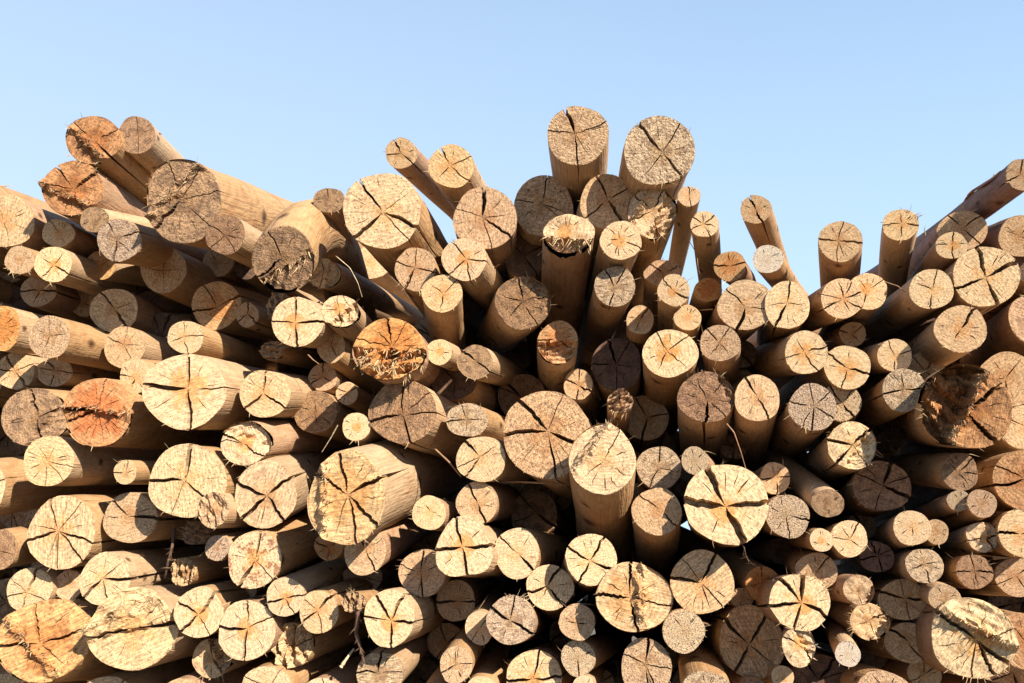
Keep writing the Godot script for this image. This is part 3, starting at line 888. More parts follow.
		["half shaded brown Y-cracked log end, behind the big half-recessed log at the right edge", "T", "60 178 -92B 120s", "", Vector3(1.380, 1.518, -0.140), Vector2(0.0855, 0.0824), Vector2(0.119, -0.022), {}],
		["cream three-way cracked log end, just below the right-edge shaded brown log", "P", "150 25B -60", "", Vector3(1.392, 1.363, -0.083), Vector2(0.0709, 0.0650), Vector2(0.001, 0.017), {}],
		["shaded tan twice cracked log end, just below and right of the large cream cross-cracked log", "T", "120 -20", "", Vector3(1.483, 1.696, -0.099), Vector2(0.0912, 0.0851), Vector2(0.174, 0.111), {"bar": 2}],
		["pale stepped log end with forked cracks, right of centre under the specked pair", "P", "45B 175B -60 -130B 100s", "step:-35:.2:.015 fray:5", Vector3(0.857, 1.297, 0.083), Vector2(0.0682, 0.0682), Vector2(0.078, 0.022), {}],
		["deep-set dark ragged log end, just to the right of the stepped fork-cracked log", "D", "80 200", "broken:0.0110 fray:10", Vector3(1.062, 1.390, -0.330), Vector2(0.0652, 0.0685), Vector2(0.010, -0.092), {}],
		["grey-brown cross cracked log end, just below the half-recessed big log", "G", "45 130 -60 -10", "", Vector3(1.151, 1.222, 0.050), Vector2(0.0479, 0.0535), Vector2(0.047, 0.109), {}],
		["reddish brown large log end cut by the right edge, with a dark level crack", "TO", "147 190B -10 60", "", Vector3(1.317, 1.196, 0.066), Vector2(0.0831, 0.0831), Vector2(0.103, 0.040), {}],
		["shaded brown log end with star cracks and a tuft of splinters at its bottom", "G", "72B 150 -30B -110 20 200s 115s", "fray:5", Vector3(0.961, 1.192, -0.050), Vector2(0.0822, 0.0734), Vector2(0.123, -0.002), {}],
		["tiny dark-flecked faintly cracked log end, just to the right of the tufted star-cracked log", "M", "30s", "", Vector3(1.140, 1.142, 0.050), Vector2(0.0308, 0.0294), Vector2(0.122, -0.018), {}],
		["small rough tan faintly cracked log end, just below and left of the reddish right-edge log", "S", "200s 60s", "", Vector3(1.189, 1.132, 0.083), Vector2(0.0372, 0.0386), Vector2(0.163, -0.040), {}],
		["cream once cracked log end, just above and right of the near-black star-cracked log", "P", "-92c 30s 210s", "", Vector3(0.994, 1.066, 0.099), Vector2(0.0481, 0.0481), Vector2(0.124, -0.026), {}],
		["tiny rough tan uncracked log end, just above and left of the grey fine-crossed log", "S", "", "", Vector3(1.068, 1.056, 0.066), Vector2(0.0305, 0.0346), Vector2(0.142, -0.014), {}],
		["small cream stepped log end, just above the grey fine-crossed log", "P", "200 -60B 0", "step:10:.3:.012", Vector3(1.193, 1.042, 0.050), Vector2(0.0429, 0.0415), Vector2(0.143, -0.030), {}],
		["cream twice cracked log end, just below the reddish right-edge log", "P", "0B 180B", "fray:5", Vector3(1.277, 1.051, 0.099), Vector2(0.0596, 0.0623), Vector2(0.164, 0.001), {}],
		["cream cross cracked log end, just above and left of the near-black star-cracked log", "P", "180 118 -45 60", "", Vector3(0.833, 1.039, 0.066), Vector2(0.0490, 0.0504), Vector2(0.037, -0.025), {}],
		["small near-black log end with star cracks, lower right", "D", "110 -70 30 190 70", "", Vector3(0.926, 0.988, -0.033), Vector2(0.0475, 0.0431), Vector2(0.143, 0.039), {}],
		["tiny cream faintly cracked log end, just to the left of the near-black star-cracked log", "P", "100s 200s -30s", "", Vector3(0.752, 1.034, 0.099), Vector2(0.0319, 0.0319), Vector2(-0.002, 0.040), {}],
		["rough tan three-way cracked log end, just above and right of the banded shaded log", "S", "20 200 -80 130s", "", Vector3(1.027, 0.965, 0.066), Vector2(0.0496, 0.0468), Vector2(0.097, -0.014), {}],
		["smooth grey log end with a fine cross crack on a level tan barrel, lower right", "G", "95 180 -82 0", "", Vector3(1.161, 0.949, 0.050), Vector2(0.0467, 0.0467), Vector2(0.082, -0.014), {}],
		["tan three-way cracked log end, just to the right of the grey fine-crossed log", "T", "40 200 -60", "", Vector3(1.302, 0.933, -0.033), Vector2(0.0590, 0.0534), Vector2(0.119, -0.020), {}],
		["very large cream log end split wide by a huge black X, lower centre right", "P", "114B -73B 180B 0B 50Bs 135s 240s 70s", "", Vector3(0.492, 1.132, 0.165), Vector2(0.1148, 0.1120), Vector2(0.054, -0.010), {"wide": 1.7}],
		["small dark-flecked faintly cracked log end, just above and left of the huge black X log", "M", "45s", "", Vector3(0.411, 1.252, 0.165), Vector2(0.0379, 0.0393), Vector2(0.147, 0.022), {}],
		["rough tan three-way cracked log end, just to the right of the pointed fan-cracked log", "S", "90 -15 -118", "", Vector3(0.314, 1.245, 0.033), Vector2(0.0665, 0.0635), Vector2(-0.001, 0.021), {}],
		["tan twice cracked log end, just to the left of the huge black X log", "T", "132 -40 45s", "", Vector3(0.302, 1.116, 0.099), Vector2(0.0714, 0.0657), Vector2(0.011, -0.215), {}],
		["small tan cross cracked log end, just above and right of the huge black X log", "T", "60 0 180 -90", "", Vector3(0.657, 1.218, -0.050), Vector2(0.0433, 0.0478), Vector2(0.002, 0.016), {}],
		["small grey-brown faintly cracked log end, just to the left of the tufted star-cracked log", "G", "30s", "", Vector3(0.782, 1.136, 0.066), Vector2(0.0439, 0.0396), Vector2(-0.032, 0.255), {}],
		["dark-flecked twice cracked log end, just to the right of the huge black X log", "M", "110s -12B -85 150s", "", Vector3(0.672, 1.102, 0.050), Vector2(0.0613, 0.0613), Vector2(0.031, 0.044), {}],
		["small deep-set dark uncracked log end, just above the fuzzy five-cracked log", "D", "", "", Vector3(0.707, 1.008, -0.330), Vector2(0.0515, 0.0418), Vector2(-0.104, -0.017), {}],
		["rough tan twice cracked log end, just above and right of the fuzzy five-cracked log", "S", "48 -132 90s", "", Vector3(0.750, 0.950, 0.000), Vector2(0.0571, 0.0514), Vector2(0.032, 0.064), {}],
		["small rough tan stepped log end, just below and left of the near-black star-cracked log", "S", "", "step:-25:.6:.02", Vector3(0.844, 0.900, 0.083), Vector2(0.0412, 0.0412), Vector2(-0.072, 0.008), {}],
		["tan stepped log end, just below and left of the banded shaded log", "T", "35B 200 -80", "step:-25:.4:.02 fray:10", Vector3(0.888, 0.810, -0.017), Vector2(0.0536, 0.0508), Vector2(-0.048, 0.093), {}],
		["shaded brown log end crossed by a lit diagonal band, lower right", "T", "92 150B -80 0B", "", Vector3(1.002, 0.868, -0.083), Vector2(0.0693, 0.0577), Vector2(-0.099, -0.036), {}],
		["small rough tan faintly cracked log end, just below and left of the grey fine-crossed log", "S", "120s 20s", "", Vector3(1.062, 0.880, 0.099), Vector2(0.0418, 0.0350), Vector2(0.121, 0.055), {}],
		["shaded tan twice cracked log end, just below the banded shaded log", "T", "132B -62B 42s", "", Vector3(1.009, 0.748, -0.099), Vector2(0.0647, 0.0561), Vector2(-0.092, -0.028), {}],
		["large pale log end with a torn orange shelf across its upper right, bottom right", "P", "143B -38B -62B 12 60s 195s 230s -95", "step:62:.25:-.014 ridge:62:.25 fray:14", Vector3(1.111, 0.780, 0.132), Vector2(0.1052, 0.1026), Vector2(0.070, -0.051), {}],
		["reddish tan twice cracked log end, just to the right of the torn-shelf log", "TO", "130 -60", "", Vector3(1.268, 0.768, 0.050), Vector2(0.0646, 0.0727), Vector2(0.133, 0.000), {}],
		["small shaded tan three-way cracked log end, just below and left of the torn-shelf log", "T", "90 30 -150", "", Vector3(1.054, 0.660, -0.132), Vector2(0.0461, 0.0461), Vector2(-0.009, -0.060), {}],
		["tiny whitish uncracked log end, just below and right of the fuzzy five-cracked log", "W", "", "fray:6", Vector3(0.798, 0.733, 0.099), Vector2(0.0324, 0.0337), Vector2(0.135, 0.072), {}],
		["small deep-set dark uncracked log end, just below and left of the banded shaded log", "D", "", "", Vector3(0.962, 0.693, -0.330), Vector2(0.0404, 0.0388), Vector2(0.041, -0.176), {}],
		["shaded dark three-way cracked log end, second log below and right of the orange-rimmed shaded log", "D", "122B 60B 20", "", Vector3(0.771, 0.635, -0.165), Vector2(0.0825, 0.0707), Vector2(-0.048, -0.013), {}],
		["rough tan faintly cracked log end, second log below and left of the torn-shelf log", "S", "60s 120s", "", Vector3(0.895, 0.637, 0.050), Vector2(0.0705, 0.0488), Vector2(-0.008, -0.020), {}],
		["cream once cracked log end, just below and right of the torn-shelf log", "P", "90", "", Vector3(1.206, 0.605, 0.000), Vector2(0.0542, 0.0488), Vector2(0.000, -0.029), {}],
		["round pale log end with a shaded cap and fan cracks, below the huge X log", "P", "66B 174B 130 -52 -78 -110s -30s", "", Vector3(0.423, 0.919, 0.050), Vector2(0.0896, 0.0881), Vector2(0.025, -0.023), {}],
		["dark-flecked faintly cracked log end, just below the shaded-cap log", "M", "130s 45s", "fray:4", Vector3(0.364, 0.787, 0.083), Vector2(0.0585, 0.0585), Vector2(-0.005, -0.002), {}],
		["large shaded brown log end with an orange lit rim at its upper left", "T", "142B 55B -125B -40 10s 180s", "", Vector3(0.570, 0.744, -0.116), Vector2(0.0944, 0.1047), Vector2(-0.022, -0.036), {}],
		["shaded orange-brown three-way cracked log end, just above and left of the fuzzy five-cracked log", "O", "92 200 -20", "", Vector3(0.615, 0.910, -0.132), Vector2(0.0510, 0.0525), Vector2(-0.193, 0.163), {}],
		["fuzzy cream log end with five wide black cracks, lower right of centre", "P", "75B 128B 195B -100B -32B", "fray:14", Vector3(0.677, 0.869, 0.132), Vector2(0.0800, 0.0759), Vector2(-0.010, -0.016), {"wide": 1.2}],
		["cream stepped log end, just below the fuzzy five-cracked log", "P", "60s 150 -40", "step:20:.1:.012 fray:14", Vector3(0.666, 0.753, 0.132), Vector2(0.0430, 0.0537), Vector2(0.137, -0.005), {}],
		["tiny tan uncracked log end, just below and right of the orange-rimmed shaded log", "T", "", "", Vector3(0.637, 0.661, 0.000), Vector2(0.0308, 0.0308), Vector2(0.006, -0.078), {}],
		["rough tan faintly cracked log end, just below and left of the orange-rimmed shaded log", "S", "60s 100s", "", Vector3(0.419, 0.633, 0.083), Vector2(0.0658, 0.0493), Vector2(0.006, 0.070), {}],
		["tiny grey-brown uncracked log end, just below the orange-rimmed shaded log", "G", "", "", Vector3(0.554, 0.630, 0.000), Vector2(0.0365, 0.0281), Vector2(0.026, -0.047), {}],
		["cream log end with a clean dark X crack, lower centre", "P", "60B -118B 152B -25B", "", Vector3(0.112, 0.983, 0.099), Vector2(0.0741, 0.0713), Vector2(-0.108, -0.085), {}],
		["large orange-tinged log end with an upright ragged red strip, lower centre", "OL", "94B 178B -85B -12 150s 30 -140s", "ridge:0:.18", Vector3(0.230, 0.879, 0.115), Vector2(0.1061, 0.0949), Vector2(-0.013, -0.072), {"wide": 0.8}],
		["cream cross cracked log end, just below and left of the clean X-cracked log", "P", "62B -120c -52B 190B 150s 5s", "", Vector3(-0.013, 0.903, 0.033), Vector2(0.0700, 0.0642), Vector2(-0.051, -0.112), {}],
		["rough tan three-way cracked log end, just above the shadow-banded log", "S", "148B -33B 78 -120s", "fray:8", Vector3(-0.118, 0.814, 0.099), Vector2(0.0696, 0.0682), Vector2(-0.047, -0.058), {}],
		["rough tan twice cracked log end, just below and left of the red-stripped log", "S", "0c 180c", "", Vector3(0.066, 0.807, 0.050), Vector2(0.0516, 0.0516), Vector2(-0.027, -0.037), {}],
		["dark-flecked once cracked log end, just above and right of the shadow-banded log", "M", "-85 30s", "", Vector3(0.066, 0.707, 0.033), Vector2(0.0486, 0.0500), Vector2(0.069, -0.042), {}],
		["pale log end banded with shadow and a dark cross crack, bottom centre", "P", "75B -90 178B 5B 130s", "", Vector3(-0.064, 0.642, 0.000), Vector2(0.0810, 0.0839), Vector2(0.011, -0.031), {}],
		["large rough tan star cracked log end, just below the red-stripped log", "S", "85B 155 -2 -62 -90", "", Vector3(0.258, 0.689, 0.066), Vector2(0.0698, 0.0782), Vector2(-0.010, -0.073), {}],
		["tiny cream uncracked log end, just to the right of the shadow-banded log", "P", "", "", Vector3(0.083, 0.629, 0.050), Vector2(0.0338, 0.0338), Vector2(-0.012, -0.039), {}],
		["small cream uncracked log end, just to the left of the shadow-banded log", "P", "", "", Vector3(-0.209, 0.613, 0.050), Vector2(0.0485, 0.0428), Vector2(-0.082, 0.083), {}],
		["rough tan three-way cracked log end, just below and right of the root-draped log", "S", "92 0 -150 -60s", "", Vector3(-0.272, 0.692, 0.115), Vector2(0.0465, 0.0507), Vector2(-0.074, 0.076), {}],
		["pale log end with a stick-figure crack, a dark root dangling at its left", "P", "123B 52B 175B -8B -90B", "", Vector3(-0.465, 0.819, 0.132), Vector2(0.0728, 0.0800), Vector2(-0.022, -0.003), {}],
		["tan three-way cracked log end, just below and left of the pick-shaped log", "T", "90B 158 -84B 20s 185s -150s", "fray:3", Vector3(-0.401, 0.942, 0.000), Vector2(0.0708, 0.0693), Vector2(-0.078, 0.027), {}],
		["pale pick-shaped log end, pointed at the top, with a clean cross crack", "P", "108B 3B -82B 182B 40s 140s -140s", "", Vector3(-0.250, 1.013, 0.148), Vector2(0.0828, 0.0885), Vector2(0.027, -0.026), {"tri": 1}],
		["shaded tan twice cracked log end, just below the pick-shaped log", "T", "0B 182B", "", Vector3(-0.326, 0.855, -0.148), Vector2(0.0611, 0.0642), Vector2(-0.071, 0.040), {}],
		["small cream twice cracked log end, just above and left of the shadow-banded log", "P", "50 -130 -60s", "", Vector3(-0.225, 0.785, 0.000), Vector2(0.0428, 0.0487), Vector2(-0.071, 0.079), {}],
		["grey streaked three-way cracked log end, just below the root-draped log", "GS", "92B 175B 5 60s", "", Vector3(-0.505, 0.659, 0.066), Vector2(0.0694, 0.0607), Vector2(-0.078, 0.065), {}],
		["cream twice cracked log end, just to the right of the pick-shaped log", "P", "142B -38B 55s", "", Vector3(-0.108, 1.000, 0.050), Vector2(0.0660, 0.0734), Vector2(0.076, 0.005), {}],
		["tiny rough tan ragged log end, just above and left of the root-draped log", "S", "", "broken:0.0083 fray:12", Vector3(-0.583, 0.861, 0.099), Vector2(0.0350, 0.0292), Vector2(-0.009, -0.008), {}],
		["tan twice cracked log end, just above the root-draped log", "T", "122B -58B 30s", "", Vector3(-0.563, 1.006, 0.066), Vector2(0.0626, 0.0716), Vector2(-0.030, 0.139), {}],
		["small tan uncracked log end, second log below and right of the root-draped log", "T", "", "", Vector3(-0.354, 0.583, 0.050), Vector2(0.0459, 0.0430), Vector2(-0.084, 0.059), {}],
		["deep-set tan twice cracked log end, just above and left of the root-draped log", "T", "-20 150", "", Vector3(-0.685, 0.924, -0.330), Vector2(0.0677, 0.0576), Vector2(-0.040, 0.189), {}],
		["cream twice cracked log end, just above and left of the pick-shaped log", "P", "120c -10c", "", Vector3(-0.366, 1.116, 0.083), Vector2(0.0504, 0.0504), Vector2(-0.001, 0.002), {}],
		["tan twice cracked log end, just below the bold Y-cracked log", "T", "118B -73B 48s -15s", "", Vector3(-0.228, 1.146, 0.050), Vector2(0.0627, 0.0627), Vector2(-0.007, 0.063), {}],
		["cream log end with a bold Y crack, just left of the very large brown log", "P", "132B 42 -128B 200", "", Vector3(-0.211, 1.273, 0.083), Vector2(0.0745, 0.0686), Vector2(0.089, 0.069), {}],
		["rough tan cross cracked log end, just above the bold Y-cracked log", "S", "105 190 0 -90", "fray:6", Vector3(-0.264, 1.399, 0.033), Vector2(0.0645, 0.0522), Vector2(0.087, 0.055), {}],
		["shaded dark twice cracked log end, just above and right of the large grey quartered log", "D", "120 -95", "", Vector3(-0.339, 1.551, -0.132), Vector2(0.0756, 0.0592), Vector2(0.077, -0.015), {}],
		["grey-brown twice cracked log end, just below and left of the veined grey-brown log", "G", "140B -38B", "", Vector3(-0.232, 1.569, 0.083), Vector2(0.0550, 0.0520), Vector2(0.016, 0.142), {}],
		["small cream faintly cracked log end, just to the right of the shredded red log", "P", "80s 170s -10s", "", Vector3(-0.345, 1.604, 0.083), Vector2(0.0400, 0.0400), Vector2(0.034, 0.105), {}],
		["large grey log end quartered by thick black cracks, right of the shredded red log", "G", "93B -72B 195B 35 0 215s", "", Vector3(-0.459, 1.424, 0.066), Vector2(0.1074, 0.0967), Vector2(0.157, -0.027), {}],
		["small cream faintly cracked log end, just to the right of the clock-cracked grey log", "P", "80s", "", Vector3(-0.604, 1.380, 0.066), Vector2(0.0446, 0.0431), Vector2(-0.066, 0.020), {}],
		["tiny shaded tan three-way cracked log end, just above and right of the clock-cracked grey log", "T", "35 -140 150", "", Vector3(-0.706, 1.523, -0.148), Vector2(0.0368, 0.0385), Vector2(0.029, -0.024), {}],
		["very large pale log end with one wide vertical crack, left side of the pile", "PR", "93B -78B 174B 5 145s 60s -40s 215s", "", Vector3(-1.140, 1.492, 0.132), Vector2(0.1275, 0.1166), Vector2(0.012, 0.126), {"wide": 1.3}],
		["cream three-way cracked log end, just above the battered layered log", "P", "85B -35B -138B 145s 60s", "", Vector3(-0.911, 1.493, 0.050), Vector2(0.0807, 0.0759), Vector2(0.004, 0.144), {}],
		["small shaded tan three-way cracked log end, just above the clock-cracked grey log", "T", "92 -25 -150", "", Vector3(-0.798, 1.585, -0.165), Vector2(0.0492, 0.0475), Vector2(0.023, 0.008), {}],
		["smooth grey round log end with a clock-like ring of fine cracks, left of centre", "G", "92c -88c 20s 160s 210s -40s 55s", "", Vector3(-0.799, 1.457, -0.115), Vector2(0.0712, 0.0712), Vector2(0.029, 0.022), {}],
		["deep-set tan twice cracked log end, just below and left of the clock-cracked grey log", "T", "100 -80B 200s", "", Vector3(-0.956, 1.427, -0.330), Vector2(0.0603, 0.0603), Vector2(-0.159, 0.080), {}],
		["battered pale log end split in layers with frayed edges, left of centre", "P", "155B -42B 170", "step:70:.1:.02 fray:14", Vector3(-0.952, 1.331, 0.083), Vector2(0.0774, 0.0666), Vector2(0.070, 0.184), {}],
		["red-orange log end with dozens of radiating cracks and a frayed middle, at left", "R", "-10s -35s -60s -80 -100s -120s 195B 170B 60s 80 100s 125s 145s 30s", "ridge:-95:-.1 fray:5", Vector3(-1.432, 1.435, 0.115), Vector2(0.1056, 0.1088), Vector2(0.016, 0.105), {}],
		["large grey-brown stepped log end, just above the daisy-cracked log", "G", "95B -75B 30 150s 200s", "step:-30:.3:.015 fray:4", Vector3(-1.727, 1.442, 0.000), Vector2(0.1061, 0.0961), Vector2(0.003, 0.132), {}],
		["cream twice cracked log end, just to the left of the very large pale split log", "P", "95s 178B -60s -110B", "", Vector3(-1.351, 1.561, 0.050), Vector2(0.0519, 0.0567), Vector2(0.001, 0.176), {}],
		["cream log end with daisy-like cracks on a long lit barrel, at the left", "P", "70 125 -10 -50 -95 20s 165s -130s 200s", "", Vector3(-1.582, 1.282, 0.115), Vector2(0.0753, 0.0800), Vector2(-0.034, 0.079), {}],
		["tiny tan three-way cracked log end, just to the left of the large three-way cracked log", "T", "10 190 85", "", Vector3(-1.330, 1.247, 0.099), Vector2(0.0342, 0.0389), Vector2(-0.082, 0.077), {}],
		["large pale log end with a bold three-way crack, left of the drooping grey end", "P", "82B -40B 180B -108 140s", "", Vector3(-1.124, 1.217, 0.099), Vector2(0.1169, 0.1138), Vector2(-0.039, 0.094), {}],
		["large cream once cracked log end, just to the left of the daisy-cracked log", "P", "20", "", Vector3(-1.827, 1.203, 0.083), Vector2(0.0765, 0.0924), Vector2(0.041, 0.156), {}],
		["large pale log end with a dozen curved cracks, at the left edge", "P", "115B 60 15s -15B -45B -88B -110 195B 165 135s 85s", "", Vector3(-1.532, 1.063, 0.083), Vector2(0.1027, 0.1120), Vector2(0.006, 0.078), {"wide": 0.9}],
		["tan twice cracked log end, just below and left of the large three-way cracked log", "T", "132B -5B 178s 30s", "", Vector3(-1.337, 1.109, 0.033), Vector2(0.0850, 0.0787), Vector2(0.038, 0.062), {}],
		["grey-brown twice cracked log end, just to the left of the large many-cracked log", "G", "170 -10", "", Vector3(-1.744, 1.011, 0.066), Vector2(0.0503, 0.0629), Vector2(-0.010, 0.123), {}],
		["cream cross cracked log end, just below and right of the large many-cracked log", "P", "90s 50 5B -135B -75B 150s 200s", "fray:5", Vector3(-1.364, 0.924, 0.099), Vector2(0.0744, 0.0790), Vector2(-0.038, 0.044), {}],
		["cream star cracked log end, just above the big torn orange log", "P", "78B 150 200 -105 -35", "", Vector3(-1.641, 0.889, 0.050), Vector2(0.0686, 0.0686), Vector2(-0.014, 0.172), {}],
		["small tan faintly cracked log end, just below the large many-cracked log", "T", "120s", "", Vector3(-1.542, 0.903, 0.000), Vector2(0.0442, 0.0474), Vector2(0.040, 0.106), {}],
		["big torn log with a splintered band, bottom left corner", "BO", "110B 185B 20B -45 60s -100s", "ridge:225:.25 fray:16", Vector3(-1.530, 0.746, 0.115), Vector2(0.1380, 0.1200), Vector2(-0.003, -0.079), {}],
		["big log end with a gaping mouth-like crack and frayed upper lip, bottom left", "P", "90s 10B 190B -60s -110s 45Bs 70s", "ridge:120:.45 step:100:-.05:-.02 fray:12", Vector3(-1.258, 0.779, 0.099), Vector2(0.1315, 0.1195), Vector2(0.015, 0.028), {}],
		["tiny shaded tan uncracked log end, just above and left of the gaping-mouthed log", "T", "", "", Vector3(-1.569, 0.814, -0.198), Vector2(0.0368, 0.0368), Vector2(-0.170, 0.256), {}],
		["cream cross cracked log end, just to the left of the T-cracked tan log", "P", "42B 222B 155B -58", "", Vector3(-1.055, 0.828, 0.099), Vector2(0.0713, 0.0743), Vector2(-0.026, 0.058), {}],
		["small tan ragged log end, just above and right of the gaping-mouthed log", "T", "", "broken:0.0083 fray:4", Vector3(-1.144, 0.944, 0.033), Vector2(0.0400, 0.0431), Vector2(-0.016, 0.072), {}],
		["tan uncracked log end, just below and left of the big torn orange log", "T", "", "", Vector3(-1.699, 0.587, 0.050), Vector2(0.0733, 0.0550), Vector2(-0.017, 0.065), {}],
		["large tan twice cracked log end, just below the gaping-mouthed log", "T", "60 180", "", Vector3(-1.363, 0.554, 0.033), Vector2(0.0845, 0.0845), Vector2(0.008, 0.076), {}],
		["large tan twice cracked log end, just below and right of the gaping-mouthed log", "T", "100 -20", "", Vector3(-1.124, 0.556, 0.033), Vector2(0.0806, 0.0776), Vector2(0.007, 0.078), {}],
		["large tan log end with a leaping-figure crack and a torn lip at its upper right", "T", "165B 30B -135B -48B -95s", "", Vector3(-0.877, 1.174, 0.083), Vector2(0.0915, 0.1037), Vector2(-0.117, 0.201), {}],
		["small fuzzy grey log end that sticks out in front of larger pale ones, left", "S", "", "broken:0.0044 fray:8", Vector3(-1.001, 1.125, 0.165), Vector2(0.0460, 0.0534), Vector2(-0.037, 0.044), {}],
		["tiny rough tan faintly cracked log end, just below the small fuzzy grey log", "S", "20s", "fray:4", Vector3(-1.027, 1.016, 0.066), Vector2(0.0366, 0.0381), Vector2(0.027, 0.093), {}],
		["tiny rough tan ragged log end, just below and left of the small fuzzy grey log", "S", "", "broken:0.0083 fray:8", Vector3(-1.146, 1.064, -0.033), Vector2(0.0413, 0.0381), Vector2(0.072, 0.040), {}],
		["large cream three-way cracked log end, just below and right of the small fuzzy grey log", "PM", "85B -118B -45 150s", "", Vector3(-0.893, 0.980, 0.099), Vector2(0.0806, 0.0836), Vector2(0.003, 0.172), {}],
		["huge orange-grained log end with a pale shredded strip down its left side", "OL", "105B -40B 25B 150B -70B -110 60s 0s 200s", "ridge:180:.5 fray:14", Vector3(-0.580, 1.153, 0.215), Vector2(0.1118, 0.1348), Vector2(0.083, 0.213), {}],
		["small orange-brown three-way cracked log end, just below the huge orange-grained log", "O", "30 -90 160", "", Vector3(-0.718, 1.023, -0.066), Vector2(0.0471, 0.0440), Vector2(0.074, 0.068), {}],
		["round tan log end with a T-shaped main crack, lower left", "P", "92B -90B 178B 30 130s -45s 0s", "", Vector3(-0.910, 0.777, 0.083), Vector2(0.0858, 0.0858), Vector2(-0.033, 0.067), {}],
		["cream three-way cracked log end, just above the crumbling log", "P", "12B 192B -60 -110s", "", Vector3(-0.797, 0.873, 0.083), Vector2(0.0563, 0.0563), Vector2(-0.005, 0.121), {}],
		["cream cross cracked log end, just above and right of the crumbling log", "P", "45B 215B 145 -80", "", Vector3(-0.697, 0.830, 0.066), Vector2(0.0592, 0.0621), Vector2(0.001, 0.082), {}],
		["crumbling layered small log end with loose splinters, lower left of centre", "T", "90 170 20 -60", "broken:0.0110 fray:12", Vector3(-0.795, 0.730, 0.000), Vector2(0.0603, 0.0663), Vector2(0.058, 0.068), {}],
		["tan stepped log end, just below and left of the T-cracked tan log", "T", "95 -45B", "step:30:.2:.03 fray:8", Vector3(-1.049, 0.690, 0.000), Vector2(0.0608, 0.0578), Vector2(-0.008, 0.073), {}],
		["small shaded tan uncracked log end, just above the T-cracked tan log", "T", "", "", Vector3(-1.023, 0.886, -0.132), Vector2(0.0467, 0.0354), Vector2(0.131, 0.218), {}],
		["cream twice cracked log end, just below and left of the crumbling log", "P", "60 150", "", Vector3(-0.853, 0.613, 0.050), Vector2(0.0736, 0.0618), Vector2(0.003, 0.082), {}],
		["large cream twice cracked log end, just below and right of the crumbling log", "P", "90 200", "", Vector3(-0.685, 0.564, 0.033), Vector2(0.0790, 0.0761), Vector2(0.001, 0.068), {}],
		["small rough tan ragged log end, just above and left of the quartered pale log", "S", "90", "broken:0.0066 fray:4", Vector3(-0.934, 1.817, -0.083), Vector2(0.0473, 0.0473), Vector2(-0.026, -0.003), {}],
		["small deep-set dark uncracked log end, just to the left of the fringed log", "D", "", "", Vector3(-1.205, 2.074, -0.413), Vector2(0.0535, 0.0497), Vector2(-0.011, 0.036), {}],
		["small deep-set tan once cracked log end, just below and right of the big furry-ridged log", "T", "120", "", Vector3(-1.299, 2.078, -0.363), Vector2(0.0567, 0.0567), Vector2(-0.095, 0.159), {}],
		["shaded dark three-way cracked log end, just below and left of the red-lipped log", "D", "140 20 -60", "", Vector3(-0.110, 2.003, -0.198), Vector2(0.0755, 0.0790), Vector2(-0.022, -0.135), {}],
		["tiny shaded tan uncracked log end, just to the right of the shaded-cap log", "T", "", "", Vector3(0.553, 0.868, -0.165), Vector2(0.0364, 0.0303), Vector2(-0.011, -0.038), {}],
		["small shaded orange-brown uncracked log end, just below and left of the hollow reddish log", "O", "", "", Vector3(0.492, 1.823, -0.099), Vector2(0.0449, 0.0385), Vector2(-0.024, 0.025), {}],
		["deep-set cream uncracked log end, just to the right of the long diagonal log", "P", "", "", Vector3(-1.030, 2.427, -1.485), Vector2(0.0997, 0.0848), Vector2(0.002, 0.003), {}],
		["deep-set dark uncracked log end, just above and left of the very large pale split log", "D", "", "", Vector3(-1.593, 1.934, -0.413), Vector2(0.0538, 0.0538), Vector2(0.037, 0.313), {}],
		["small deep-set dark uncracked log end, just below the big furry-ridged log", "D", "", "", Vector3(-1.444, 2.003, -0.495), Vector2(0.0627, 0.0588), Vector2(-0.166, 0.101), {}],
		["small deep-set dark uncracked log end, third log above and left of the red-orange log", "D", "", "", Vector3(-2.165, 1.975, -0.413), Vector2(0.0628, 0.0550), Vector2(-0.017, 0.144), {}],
		["deep-set dark uncracked log end, just above and right of the huge orange-grained log", "D", "", "", Vector3(-0.624, 1.299, -0.495), Vector2(0.0655, 0.0619), Vector2(-0.201, -0.054), {}],
		["deep-set tan twice cracked log end, just below the very large brown log", "T", "40 200", "", Vector3(-0.141, 1.215, -0.594), Vector2(0.0950, 0.0512), Vector2(0.023, 0.014), {}],
		["small deep-set grey-brown twice cracked log end, just below and right of the bold Y-cracked log", "G", "40 200", "", Vector3(-0.233, 1.201, -0.594), Vector2(0.0586, 0.0513), Vector2(-0.060, -0.154), {}],
		["small deep-set tan twice cracked log end, just below and left of the pointed fan-cracked log", "T", "140 20", "", Vector3(-0.052, 1.208, -0.660), Vector2(0.0593, 0.0519), Vector2(0.024, -0.102), {}],
		["deep-set tan three-way cracked log end, second log to the left of the shadow-banded log", "T", "24B 93 170", "", Vector3(-0.447, 0.535, -1.200), Vector2(0.0870, 0.0870), Vector2(0.000, 0.000), {"deep": 1}],
		["deep-set grey-brown three-way cracked log end, second log below and right of the root-draped log", "G", "331B 301 214", "", Vector3(-0.684, 0.500, -1.200), Vector2(0.0870, 0.0870), Vector2(0.000, 0.000), {"deep": 1}],
		["deep-set tan three-way cracked log end, just to the left of the large three-way cracked log", "T", "136B 152 167", "", Vector3(-1.913, 1.231, -0.850), Vector2(0.0870, 0.0870), Vector2(0.000, 0.000), {"deep": 1}],
		["deep-set rough tan log end, just above and left of the big torn orange log", "S", "135B 97 229", "", Vector3(-2.044, 0.831, -0.420), Vector2(0.0870, 0.0870), Vector2(0.000, 0.000), {"deep": 1}],
